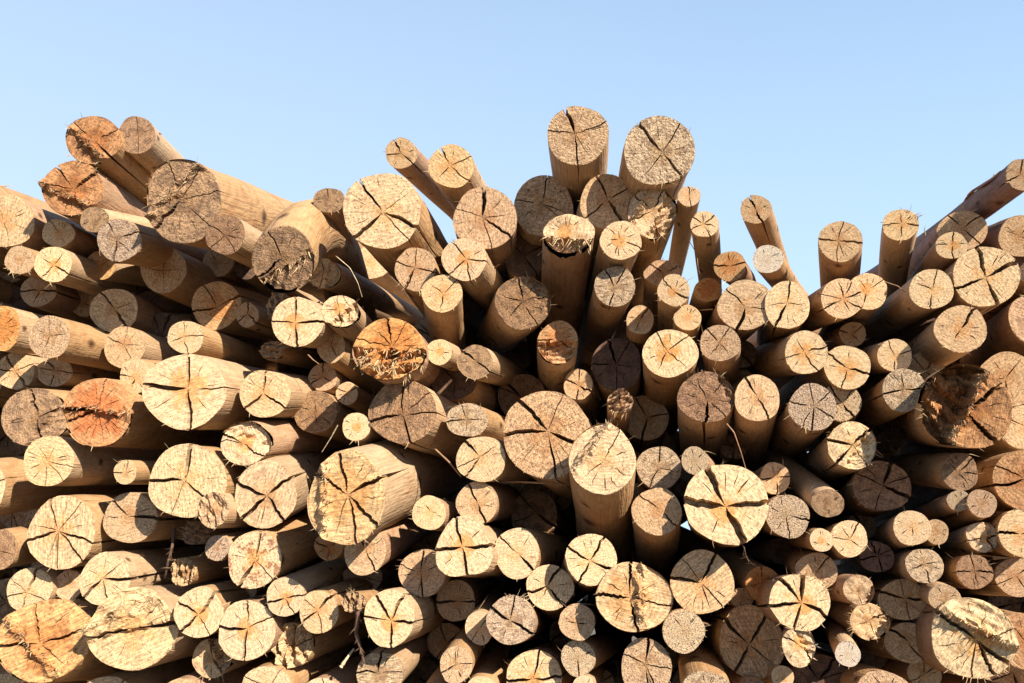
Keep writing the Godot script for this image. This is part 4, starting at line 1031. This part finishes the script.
		["deep-set tan three-way cracked log end, just above and right of the clean X-cracked log", "T", "319B 51 41", "", Vector3(0.211, 1.053, -1.200), Vector2(0.0870, 0.0870), Vector2(0.000, 0.000), {"deep": 1}],
		["deep-set grey-brown three-way cracked log end, just above and left of the daisy-cracked log", "G", "228B 72 266", "", Vector3(-2.109, 1.446, -0.420), Vector2(0.0870, 0.0870), Vector2(0.000, 0.000), {"deep": 1}],
		["large deep-set tan three-way cracked log end, just below and right of the torn-shelf log", "T", "289B 348 198", "", Vector3(1.398, 0.633, -0.420), Vector2(0.0870, 0.0870), Vector2(0.000, 0.000), {"deep": 1}],
		["deep-set rough tan three-way cracked log end, just to the left of the large many-cracked log", "S", "119B 290 271", "", Vector3(-2.053, 1.147, -0.420), Vector2(0.0870, 0.0870), Vector2(0.000, 0.000), {"deep": 1}],
		["deep-set tan three-way cracked log end, just above and right of the torn-shelf log", "T", "288B 182 82", "", Vector3(1.626, 0.804, -1.200), Vector2(0.0870, 0.0870), Vector2(0.000, 0.000), {"deep": 1}],
		["deep-set grey-brown three-way cracked log end, just below and left of the large many-cracked log", "G", "9B 39 45", "", Vector3(-2.186, 0.942, -0.600), Vector2(0.0870, 0.0870), Vector2(0.000, 0.000), {"deep": 1}],
		["deep-set tan three-way cracked log end, just to the left of the red-orange log", "T", "300B 321 224", "", Vector3(-2.260, 1.635, -0.600), Vector2(0.0870, 0.0870), Vector2(0.000, 0.000), {"deep": 1}],
		["deep-set rough tan log end, second log above and right of the large many-cracked log", "S", "46B 40 288", "", Vector3(-2.216, 1.256, -1.200), Vector2(0.0870, 0.0870), Vector2(0.000, 0.000), {"deep": 1}],
		["deep-set tan three-way cracked log end, just to the left of the shadow-banded log", "T", "258B 357 185", "", Vector3(-0.280, 0.532, -0.850), Vector2(0.0870, 0.0870), Vector2(0.000, 0.000), {"deep": 1}],
		["deep-set grey-brown three-way cracked log end, just to the left of the big torn orange log", "G", "95B 320 116", "", Vector3(-2.331, 0.701, -0.850), Vector2(0.0870, 0.0870), Vector2(0.000, 0.000), {"deep": 1}],
		["deep-set tan three-way cracked log end, just above and left of the red-orange log", "T", "183B 134 329", "", Vector3(-2.133, 1.758, -0.420), Vector2(0.0870, 0.0870), Vector2(0.000, 0.000), {"deep": 1}],
		["deep-set rough tan log end, second log below and right of the grey fine-crossed log", "S", "191B 223 18", "", Vector3(1.575, 0.819, -0.850), Vector2(0.0870, 0.0870), Vector2(0.000, 0.000), {"deep": 1}],
		["deep-set tan three-way cracked log end, just to the left of the orange-rimmed shaded log", "T", "238B 287 207", "", Vector3(0.390, 0.562, -1.200), Vector2(0.0870, 0.0870), Vector2(0.000, 0.000), {"deep": 1}],
		["deep-set grey-brown three-way cracked log end, second log below and left of the torn orange-brown log", "G", "295B 2 357", "", Vector3(-2.309, 2.145, -0.600), Vector2(0.0870, 0.0870), Vector2(0.000, 0.000), {"deep": 1}],
		["deep-set tan three-way cracked log end, just above and right of the grey fine-crossed log", "T", "287B 210 158", "", Vector3(1.676, 0.988, -1.200), Vector2(0.0870, 0.0870), Vector2(0.000, 0.000), {"deep": 1}],
		["deep-set rough tan log end, just above and right of the right-edge shaded brown log", "S", "27B 356 99", "", Vector3(1.845, 1.796, -1.200), Vector2(0.0870, 0.0870), Vector2(0.000, 0.000), {"deep": 1}],
		["deep-set tan three-way cracked log end, just above and right of the shaded-cap log", "T", "296B 233 115", "", Vector3(0.962, 1.116, -1.200), Vector2(0.0870, 0.0870), Vector2(0.000, 0.000), {"deep": 1}],
		["deep-set grey-brown three-way cracked log end, third log below and left of the big furry-ridged log", "G", "165B 79 256", "", Vector3(-2.341, 2.111, -0.600), Vector2(0.0870, 0.0870), Vector2(0.000, 0.000), {"deep": 1}],
		["deep-set tan three-way cracked log end, just to the right of the pointed fan-cracked log", "T", "238B 90 281", "", Vector3(0.302, 1.414, -0.850), Vector2(0.0870, 0.0870), Vector2(0.000, 0.000), {"deep": 1}],
		["deep-set rough tan log end, third log above and left of the large three-way cracked log", "S", "238B 341 212", "", Vector3(-2.298, 1.652, -0.600), Vector2(0.0870, 0.0870), Vector2(0.000, 0.000), {"deep": 1}],
		["deep-set tan three-way cracked log end, third log below and left of the torn orange-brown log", "T", "199B 72 249", "", Vector3(-2.361, 2.129, -0.600), Vector2(0.0870, 0.0870), Vector2(0.000, 0.000), {"deep": 1}],
		["deep-set grey-brown three-way cracked log end, just below and left of the dark grey shaded log", "G", "191B 44 45", "", Vector3(0.074, 1.738, -1.200), Vector2(0.0870, 0.0870), Vector2(0.000, 0.000), {"deep": 1}],
		["deep-set tan three-way cracked log end, just below and left of the reddish right-edge log", "T", "168B 210 296", "", Vector3(1.557, 1.144, -0.850), Vector2(0.0870, 0.0870), Vector2(0.000, 0.000), {"deep": 1}],
		["deep-set rough tan three-way cracked log end, second log above and left of the daisy-cracked log", "S", "299B 285 6", "", Vector3(-2.267, 1.553, -0.600), Vector2(0.0870, 0.0870), Vector2(0.000, 0.000), {"deep": 1}],
		["deep-set tan three-way cracked log end, just below and left of the torn orange-brown log", "T", "84B 44 65", "", Vector3(-2.217, 2.136, -0.420), Vector2(0.0870, 0.0870), Vector2(0.000, 0.000), {"deep": 1}],
		["deep-set grey-brown three-way cracked log end, just below and left of the big torn orange log", "G", "181B 267 351", "", Vector3(-2.018, 0.637, -0.420), Vector2(0.0870, 0.0870), Vector2(0.000, 0.000), {"deep": 1}],
		["deep-set tan three-way cracked log end, just to the left of the daisy-cracked log", "T", "274B 336 53", "", Vector3(-2.387, 1.404, -0.850), Vector2(0.0870, 0.0870), Vector2(0.000, 0.000), {"deep": 1}],
		["deep-set rough tan three-way cracked log end, third log above and left of the daisy-cracked log", "S", "250B 211 173", "", Vector3(-2.287, 1.570, -0.600), Vector2(0.0870, 0.0870), Vector2(0.000, 0.000), {"deep": 1}],
		["deep-set tan three-way cracked log end, second log above and left of the red-orange log", "T", "35B 162 280", "", Vector3(-2.343, 1.990, -0.600), Vector2(0.0870, 0.0870), Vector2(0.000, 0.000), {"deep": 1}],
		["deep-set grey-brown three-way cracked log end, just below the right-edge shaded brown log", "G", "333B 161 322", "", Vector3(1.672, 1.542, -0.850), Vector2(0.0870, 0.0870), Vector2(0.000, 0.000), {"deep": 1}],
		["deep-set tan three-way cracked log end, just below and right of the big torn orange log", "T", "94B 132 313", "", Vector3(-2.148, 0.461, -1.200), Vector2(0.0870, 0.0870), Vector2(0.000, 0.000), {"deep": 1}],
		["deep-set rough tan three-way cracked log end, just below the reddish right-edge log", "S", "281B 112 121", "", Vector3(1.614, 1.158, -0.850), Vector2(0.0870, 0.0870), Vector2(0.000, 0.000), {"deep": 1}],
		["deep-set tan three-way cracked log end, second log to the left of the daisy-cracked log", "T", "21B 142 320", "", Vector3(-2.424, 1.405, -0.850), Vector2(0.0870, 0.0870), Vector2(0.000, 0.000), {"deep": 1}],
		["deep-set grey-brown three-way cracked log end, just above and left of the very large brown log", "G", "136B 4 152", "", Vector3(-0.149, 1.541, -0.420), Vector2(0.0870, 0.0870), Vector2(0.000, 0.000), {"deep": 1}],
		["deep-set tan three-way cracked log end, just above and right of the pointed fan-cracked log", "T", "254B 10 119", "", Vector3(0.285, 1.461, -0.420), Vector2(0.0782, 0.0782), Vector2(0.000, 0.000), {"deep": 1}],
		["deep-set rough tan three-way cracked log end, just below and left of the root-draped log", "S", "289B 30 236", "", Vector3(-0.963, 0.576, -1.200), Vector2(0.0870, 0.0870), Vector2(0.000, 0.000), {"deep": 1}],
		["deep-set tan three-way cracked log end, just to the right of the grey fine-crossed log", "T", "116B 33 314", "", Vector3(1.529, 0.987, -0.600), Vector2(0.0870, 0.0870), Vector2(0.000, 0.000), {"deep": 1}],
		["deep-set grey-brown three-way cracked log end, just to the right of the huge black X log", "G", "158B 84 136", "", Vector3(0.849, 1.208, -0.850), Vector2(0.0863, 0.0863), Vector2(0.000, 0.000), {"deep": 1}],
		["deep-set tan three-way cracked log end, just to the right of the shredded red log", "T", "154B 170 135", "", Vector3(-0.663, 1.978, -1.200), Vector2(0.0808, 0.0808), Vector2(0.000, 0.000), {"deep": 1}],
		["deep-set rough tan three-way cracked log end, just below the red-stripped log", "S", "72B 335 134", "", Vector3(0.147, 0.512, -1.200), Vector2(0.0699, 0.0699), Vector2(0.000, 0.000), {"deep": 1}],
		["deep-set tan three-way cracked log end, just above and right of the large many-cracked log", "T", "109B 30 315", "", Vector3(-1.901, 1.216, -0.600), Vector2(0.0765, 0.0765), Vector2(0.000, 0.000), {"deep": 1}],
		["deep-set grey-brown three-way cracked log end, second log above and left of the clean X-cracked log", "G", "325B 131 201", "", Vector3(-0.108, 1.135, -0.420), Vector2(0.0819, 0.0819), Vector2(0.000, 0.000), {"deep": 1}],
		["small deep-set tan three-way cracked log end, just below the veined grey-brown log", "T", "157B 167 30", "", Vector3(-0.261, 1.873, -1.200), Vector2(0.0683, 0.0683), Vector2(0.000, 0.000), {"deep": 1}],
		["deep-set rough tan log end, just to the left of the huge black X log", "S", "86B 246 81", "", Vector3(0.432, 1.217, -1.200), Vector2(0.0755, 0.0755), Vector2(0.000, 0.000), {"deep": 1}],
		["deep-set tan three-way cracked log end, just below and left of the black-speckled log", "T", "348B 214 309", "", Vector3(0.828, 1.531, -1.200), Vector2(0.0792, 0.0792), Vector2(0.000, 0.000), {"deep": 1}],
		["deep-set grey-brown three-way cracked log end, just below and right of the orange-splintered log", "G", "303B 200 34", "", Vector3(0.604, 1.496, -0.600), Vector2(0.0675, 0.0675), Vector2(0.000, 0.000), {"deep": 1}],
		["small deep-set tan three-way cracked log end, just below and left of the orange-splintered log", "T", "226B 334 9", "", Vector3(0.442, 1.452, -1.200), Vector2(0.0675, 0.0675), Vector2(0.000, 0.000), {"deep": 1}],
		["deep-set rough tan three-way cracked log end, just below and left of the clean X-cracked log", "S", "339B 254 98", "", Vector3(-0.229, 0.841, -1.200), Vector2(0.0636, 0.0636), Vector2(0.000, 0.000), {"deep": 1}],
		["deep-set tan three-way cracked log end, just below and right of the root-draped log", "T", "36B 109 236", "", Vector3(-0.410, 0.709, -0.420), Vector2(0.0632, 0.0632), Vector2(0.000, 0.000), {"deep": 1}],
		["small deep-set grey-brown three-way cracked log end, just above the ringed pale log", "G", "317B 303 211", "", Vector3(1.019, 1.924, -1.200), Vector2(0.0625, 0.0625), Vector2(0.000, 0.000), {"deep": 1}],
		["small deep-set tan three-way cracked log end, just to the left of the pick-shaped log", "T", "159B 205 339", "", Vector3(-0.567, 1.034, -0.850), Vector2(0.0588, 0.0588), Vector2(0.000, 0.000), {"deep": 1}],
		["deep-set rough tan log end, just above and left of the huge black X log", "S", "184B 115 148", "", Vector3(0.419, 1.273, -0.850), Vector2(0.0571, 0.0571), Vector2(0.000, 0.000), {"deep": 1}],
		["small deep-set tan three-way cracked log end, just below and right of the pointed fan-cracked log", "T", "182B 174 239", "", Vector3(0.236, 1.186, -0.420), Vector2(0.0524, 0.0524), Vector2(0.000, 0.000), {"deep": 1}],
		["tiny deep-set grey-brown three-way cracked log end, just above and left of the shaded-cap log", "G", "217B 268 157", "", Vector3(0.407, 1.004, -1.200), Vector2(0.0516, 0.0516), Vector2(0.000, 0.000), {"deep": 1}],
		["tiny deep-set tan three-way cracked log end, just below and left of the orange-rimmed shaded log", "T", "178B 128 310", "", Vector3(0.577, 0.504, -1.200), Vector2(0.0502, 0.0502), Vector2(0.000, 0.000), {"deep": 1}],
		["deep-set rough tan three-way cracked log end, just to the left of the ringed pale log", "S", "305B 308 203", "", Vector3(0.624, 1.679, -0.420), Vector2(0.0500, 0.0500), Vector2(0.000, 0.000), {"deep": 1}],
		["tiny deep-set tan three-way cracked log end, just above the huge black X log", "T", "11B 65 24", "", Vector3(0.622, 1.382, -1.200), Vector2(0.0492, 0.0492), Vector2(0.000, 0.000), {"deep": 1}],
		["small deep-set grey-brown three-way cracked log end, just above and right of the shadow-banded log", "G", "213B 308 118", "", Vector3(-0.016, 0.739, -0.420), Vector2(0.0452, 0.0452), Vector2(0.000, 0.000), {"deep": 1}],
		["tiny deep-set tan three-way cracked log end, just to the right of the shadow-banded log", "T", "90B 22 166", "", Vector3(-0.049, 0.494, -1.200), Vector2(0.0450, 0.0450), Vector2(0.000, 0.000), {"deep": 1}],
		["deep-set rough tan three-way cracked log end, just above and left of the near-black star-cracked log", "S", "128B 114 58", "", Vector3(0.978, 1.089, -0.420), Vector2(0.0450, 0.0450), Vector2(0.000, 0.000), {"deep": 1}],
		["tiny deep-set tan three-way cracked log end, just above and right of the root-draped log", "T", "229B 73 278", "", Vector3(-0.615, 1.018, -0.850), Vector2(0.0450, 0.0450), Vector2(0.000, 0.000), {"deep": 1}],
		["deep-set grey-brown three-way cracked log end, just below and right of the dark grey shaded log", "G", "99B 309 36", "", Vector3(0.294, 1.652, -0.850), Vector2(0.0450, 0.0450), Vector2(0.000, 0.000), {"deep": 1}],
		["tiny deep-set tan three-way cracked log end, second log to the right of the shadow-banded log", "T", "84B 328 27", "", Vector3(0.096, 0.538, -0.850), Vector2(0.0450, 0.0450), Vector2(0.000, 0.000), {"deep": 1}],
		["deep-set rough tan log end, just to the right of the dark grey shaded log", "S", "204B 355 242", "", Vector3(0.300, 1.768, -1.200), Vector2(0.0450, 0.0450), Vector2(0.000, 0.000), {"deep": 1}],
		["tiny deep-set tan three-way cracked log end, just above and left of the orange-centred log", "T", "83B 118 50", "", Vector3(0.305, 1.980, -0.850), Vector2(0.0450, 0.0450), Vector2(0.000, 0.000), {"deep": 1}],
		["small deep-set grey-brown three-way cracked log end, second log below and right of the orange-splintered log", "G", "264B 168 139", "", Vector3(0.579, 1.359, -0.420), Vector2(0.0450, 0.0450), Vector2(0.000, 0.000), {"deep": 1}],
		["tiny deep-set tan three-way cracked log end, just below the black-speckled log", "T", "273B 277 83", "", Vector3(0.917, 1.395, -1.200), Vector2(0.0450, 0.0450), Vector2(0.000, 0.000), {"deep": 1}],
		["small deep-set rough tan three-way cracked log end, just above and right of the orange-splintered log", "S", "351B 308 107", "", Vector3(0.618, 1.580, -0.420), Vector2(0.0450, 0.0450), Vector2(0.000, 0.000), {"deep": 1}],
		["deep-set tan log end, second log below and right of the big torn orange log", "T", "88B 198 260", "", Vector3(-1.976, 0.460, -0.787), Vector2(0.0970, 0.0970), Vector2(0.000, 0.000), {"deep": 1}],
		["large deep-set grey-brown three-way cracked log end, just below and left of the T-cracked tan log", "G", "72B 260 118", "", Vector3(-1.784, 0.460, -0.526), Vector2(0.0970, 0.0970), Vector2(0.000, 0.000), {"deep": 1}],
		["large deep-set tan three-way cracked log end, just below the T-cracked tan log", "T", "124B 277 137", "", Vector3(-1.256, 0.460, -0.528), Vector2(0.0970, 0.0970), Vector2(0.000, 0.000), {"deep": 1}],
		["deep-set rough tan three-way cracked log end, just below and right of the orange-rimmed shaded log", "S", "200B 6 316", "", Vector3(0.772, 0.460, -0.495), Vector2(0.0970, 0.0970), Vector2(0.000, 0.000), {"deep": 1}],
		["large deep-set tan three-way cracked log end, just below the torn-shelf log", "T", "244B 159 190", "", Vector3(1.312, 0.460, -0.689), Vector2(0.0970, 0.0970), Vector2(0.000, 0.000), {"deep": 1}],
		["large deep-set grey-brown three-way cracked log end, third log below and right of the torn-shelf log", "G", "50B 356 330", "", Vector3(1.504, 0.460, -0.644), Vector2(0.0970, 0.0970), Vector2(0.000, 0.000), {"deep": 1}],
		["large deep-set tan three-way cracked log end, fourth log below and right of the torn-shelf log", "T", "297B 165 136", "", Vector3(1.696, 0.460, -0.685), Vector2(0.0970, 0.0970), Vector2(0.000, 0.000), {"deep": 1}],
		["deep-set rough tan three-way cracked log end, second log below and right of the torn-shelf log", "S", "218B 12 224", "", Vector3(1.600, 0.616, -0.673), Vector2(0.0970, 0.0970), Vector2(0.000, 0.000), {"deep": 1}],
		["deep-set tan three-way cracked log end, just above and right of the big torn orange log", "T", "282B 53 65", "", Vector3(-1.880, 0.748, -0.550), Vector2(0.0970, 0.0970), Vector2(0.000, 0.000), {"deep": 1}],
		["deep-set grey-brown three-way cracked log end, just above the gaping-mouthed log", "G", "4B 140 1", "", Vector3(-1.784, 0.904, -0.771), Vector2(0.0970, 0.0970), Vector2(0.000, 0.000), {"deep": 1}],
		["deep-set tan three-way cracked log end, just below the large many-cracked log", "T", "83B 210 257", "", Vector3(-1.964, 0.988, -0.570), Vector2(0.0970, 0.0970), Vector2(0.000, 0.000), {"deep": 1}],
		["deep-set rough tan three-way cracked log end, just below the red-orange log", "S", "179B 194 76", "", Vector3(-1.940, 1.480, -0.796), Vector2(0.0970, 0.0970), Vector2(0.000, 0.000), {"deep": 1}],
	]
	for i in rows.size():
		make_log(rows[i], i + 1, rows[i][7].has("deep"))

	# ---- the rest of the same stack, low down and to either side, which the picture does not show one by one
	rng.seed = 4242
	var places := [[], [], [], [], []]
	for course in 3:
		for i in 28:
			var x := -2.2 + i * 0.165 + (0.08 if course % 2 else 0.0)
			var k := rng.randf_range(0.94, 1.06)
			places[rng.randi() % 5].append(Transform3D(Basis.from_scale(Vector3(k, k, 1.0)), Vector3(x, 0.08 + course * 0.145, rng.randf_range(-0.06, 0.04))))
	for side in 2:
		for course in 13 - side * 2:
			for i in 4 - (1 if course > 7 else 0):
				var step := 0.158 * i + (0.077 if course % 2 else 0.0) + rng.randf_range(-0.015, 0.015)
				var k := rng.randf_range(0.75, 1.08)
				places[rng.randi() % 5].append(Transform3D(Basis.from_scale(Vector3(k, k, 1.0)), Vector3(-2.14 - step if side == 0 else 1.66 + step, 0.512 + course * 0.136 + rng.randf_range(-0.01, 0.01), rng.randf_range(-0.3, -0.1))))
	var rest := Node3D.new()
	rest.name = "stacked_logs"
	rest.set_meta("kind", "stuff")
	rest.set_meta("label", "further cut logs of the same stack, in its lowest courses and at both sides")
	rest.set_meta("category", "logs")
	add_child(rest)
	for p in 5:
		var proto := make_log(["log of the lower courses", ["P", "T", "S", "T", "G"][p], "90B 200 -40 20s 150s", "", Vector3.ZERO, Vector2(0.076, 0.074), Vector2(0, 0), {}], 900 + p, true)
		for piece: MeshInstance3D in proto.get_children():
			var mm := MultiMesh.new()
			mm.transform_format = MultiMesh.TRANSFORM_3D
			mm.mesh = piece.mesh
			mm.instance_count = places[p].size()
			for q in places[p].size():
				mm.set_instance_transform(q, places[p][q])
			var inst := MultiMeshInstance3D.new()
			inst.name = "cut_end" if piece.name == "cut_end" else "barrel"
			inst.multimesh = mm
			inst.material_override = piece.material_override
			rest.add_child(inst, true)
		remove_child(proto)
		proto.free()

	# ---- shreds of bark and splinters caught in the gaps
	rng.seed = 515
	var shreds := Buf.new()
	for i in 700:
		var r0: Array = rows[rng.randi() % rows.size()]
		var e: Vector3 = r0[4]
		var rr: Vector2 = r0[5]
		var dd := Vector3(r0[6].x, r0[6].y, -1.0).normalized()
		var th := rng.randf_range(0.15, PI - 0.15)
		var s := rng.randf_range(0.03, 0.3)
		var at := e + dd * s + Vector3(cos(th) * rr.x, sin(th) * rr.y, 0.0) * 1.0
		var out := Vector3(rng.randf_range(-1.0, 1.0), rng.randf_range(-0.5, 0.35), rng.randf_range(-0.4, 1.0)).normalized()
		sliver(shreds, at, out, out.cross(Vector3(0.2, 0.9, 0.3)).normalized(), 0.012 + 0.06 * pow(rng.randf(), 2.5), rng.randf_range(0.0008, 0.0024) if i % 8 else rng.randf_range(0.003, 0.006), fiber_color() if i % 8 else Color(0.16, 0.09, 0.05))
	var sh_node := MeshInstance3D.new()
	sh_node.name = "wood_shreds"
	sh_node.mesh = shreds.mesh()
	sh_node.material_override = fiber
	sh_node.set_meta("kind", "stuff")
	sh_node.set_meta("label", "loose straw-coloured splinters and bark shreds caught in the gaps between logs")
	sh_node.set_meta("category", "wood shreds")
	add_child(sh_node)

	var twigs := [
		["thin dangling twig below the orange-splintered log", "twig", 0.0022, [Vector3(0.514, 1.368, 0.060), Vector3(0.531, 1.341, 0.080), Vector3(0.550, 1.285, 0.060), Vector3(0.564, 1.235, 0.040)]],
		["brown bent twig crossing the gap above the pick-shaped log", "twig", 0.0045, [Vector3(-0.446, 1.365, -0.120), Vector3(-0.370, 1.314, -0.020), Vector3(-0.317, 1.269, 0.020), Vector3(-0.286, 1.228, 0.000)]],
		["straight reddish twig lying level under the very large brown log", "twig", 0.004, [Vector3(-0.182, 1.217, -0.070), Vector3(-0.105, 1.212, -0.010), Vector3(-0.025, 1.204, 0.030), Vector3(0.041, 1.201, -0.010)]],
		["dark dangling root hanging from the ragged stub on the root-draped log", "root", 0.008, [Vector3(-0.577, 0.872, 0.090), Vector3(-0.566, 0.824, 0.100), Vector3(-0.574, 0.774, 0.090), Vector3(-0.554, 0.728, 0.100), Vector3(-0.549, 0.687, 0.080)]],
		["short pale broken twig low beside the dark dangling root", "twig", 0.005, [Vector3(-0.621, 0.677, 0.070), Vector3(-0.604, 0.702, 0.070), Vector3(-0.596, 0.724, 0.030)]],
		["fine wiry twig in the sky gap beside the small star-cracked pole", "twig", 0.0014, [Vector3(0.436, 1.974, -0.050), Vector3(0.459, 1.929, -0.050), Vector3(0.459, 1.883, -0.030), Vector3(0.465, 1.862, -0.050)]],
		["hairy rootlet forked below the huge black X log", "root", 0.0025, [Vector3(0.532, 1.035, 0.080), Vector3(0.541, 1.013, 0.090), Vector3(0.546, 0.991, 0.080), Vector3(0.553, 0.977, 0.080)]],
		["reddish tangled root hanging below the two stacked small logs at left", "root", 0.006, [Vector3(-1.227, 1.080, -0.050), Vector3(-1.196, 1.016, 0.020), Vector3(-1.200, 0.974, 0.030), Vector3(-1.221, 0.925, 0.000)]],
		["thin curved twig arching over the shaded small log at right", "twig", 0.002, [Vector3(1.005, 1.794, 0.020), Vector3(1.035, 1.774, 0.040), Vector3(1.059, 1.760, 0.020)]],
		["pale curved fibre lying over the long diagonal log", "twig", 0.0016, [Vector3(-0.681, 1.923, 0.100), Vector3(-0.630, 1.878, 0.110), Vector3(-0.605, 1.830, 0.100), Vector3(-0.596, 1.790, 0.080)]],
		["long thin straw across the dark gap left of centre", "twig", 0.0022, [Vector3(-0.677, 1.393, 0.020), Vector3(-0.705, 1.355, 0.000), Vector3(-0.739, 1.313, -0.020)]],
		["stiff thin twig sticking out above the clock-cracked grey log", "twig", 0.0025, [Vector3(-0.786, 1.621, 0.020), Vector3(-0.765, 1.602, 0.030), Vector3(-0.748, 1.590, 0.020)]],
	]
	for i in twigs.size():
		make_twig(twigs[i], i + 1)
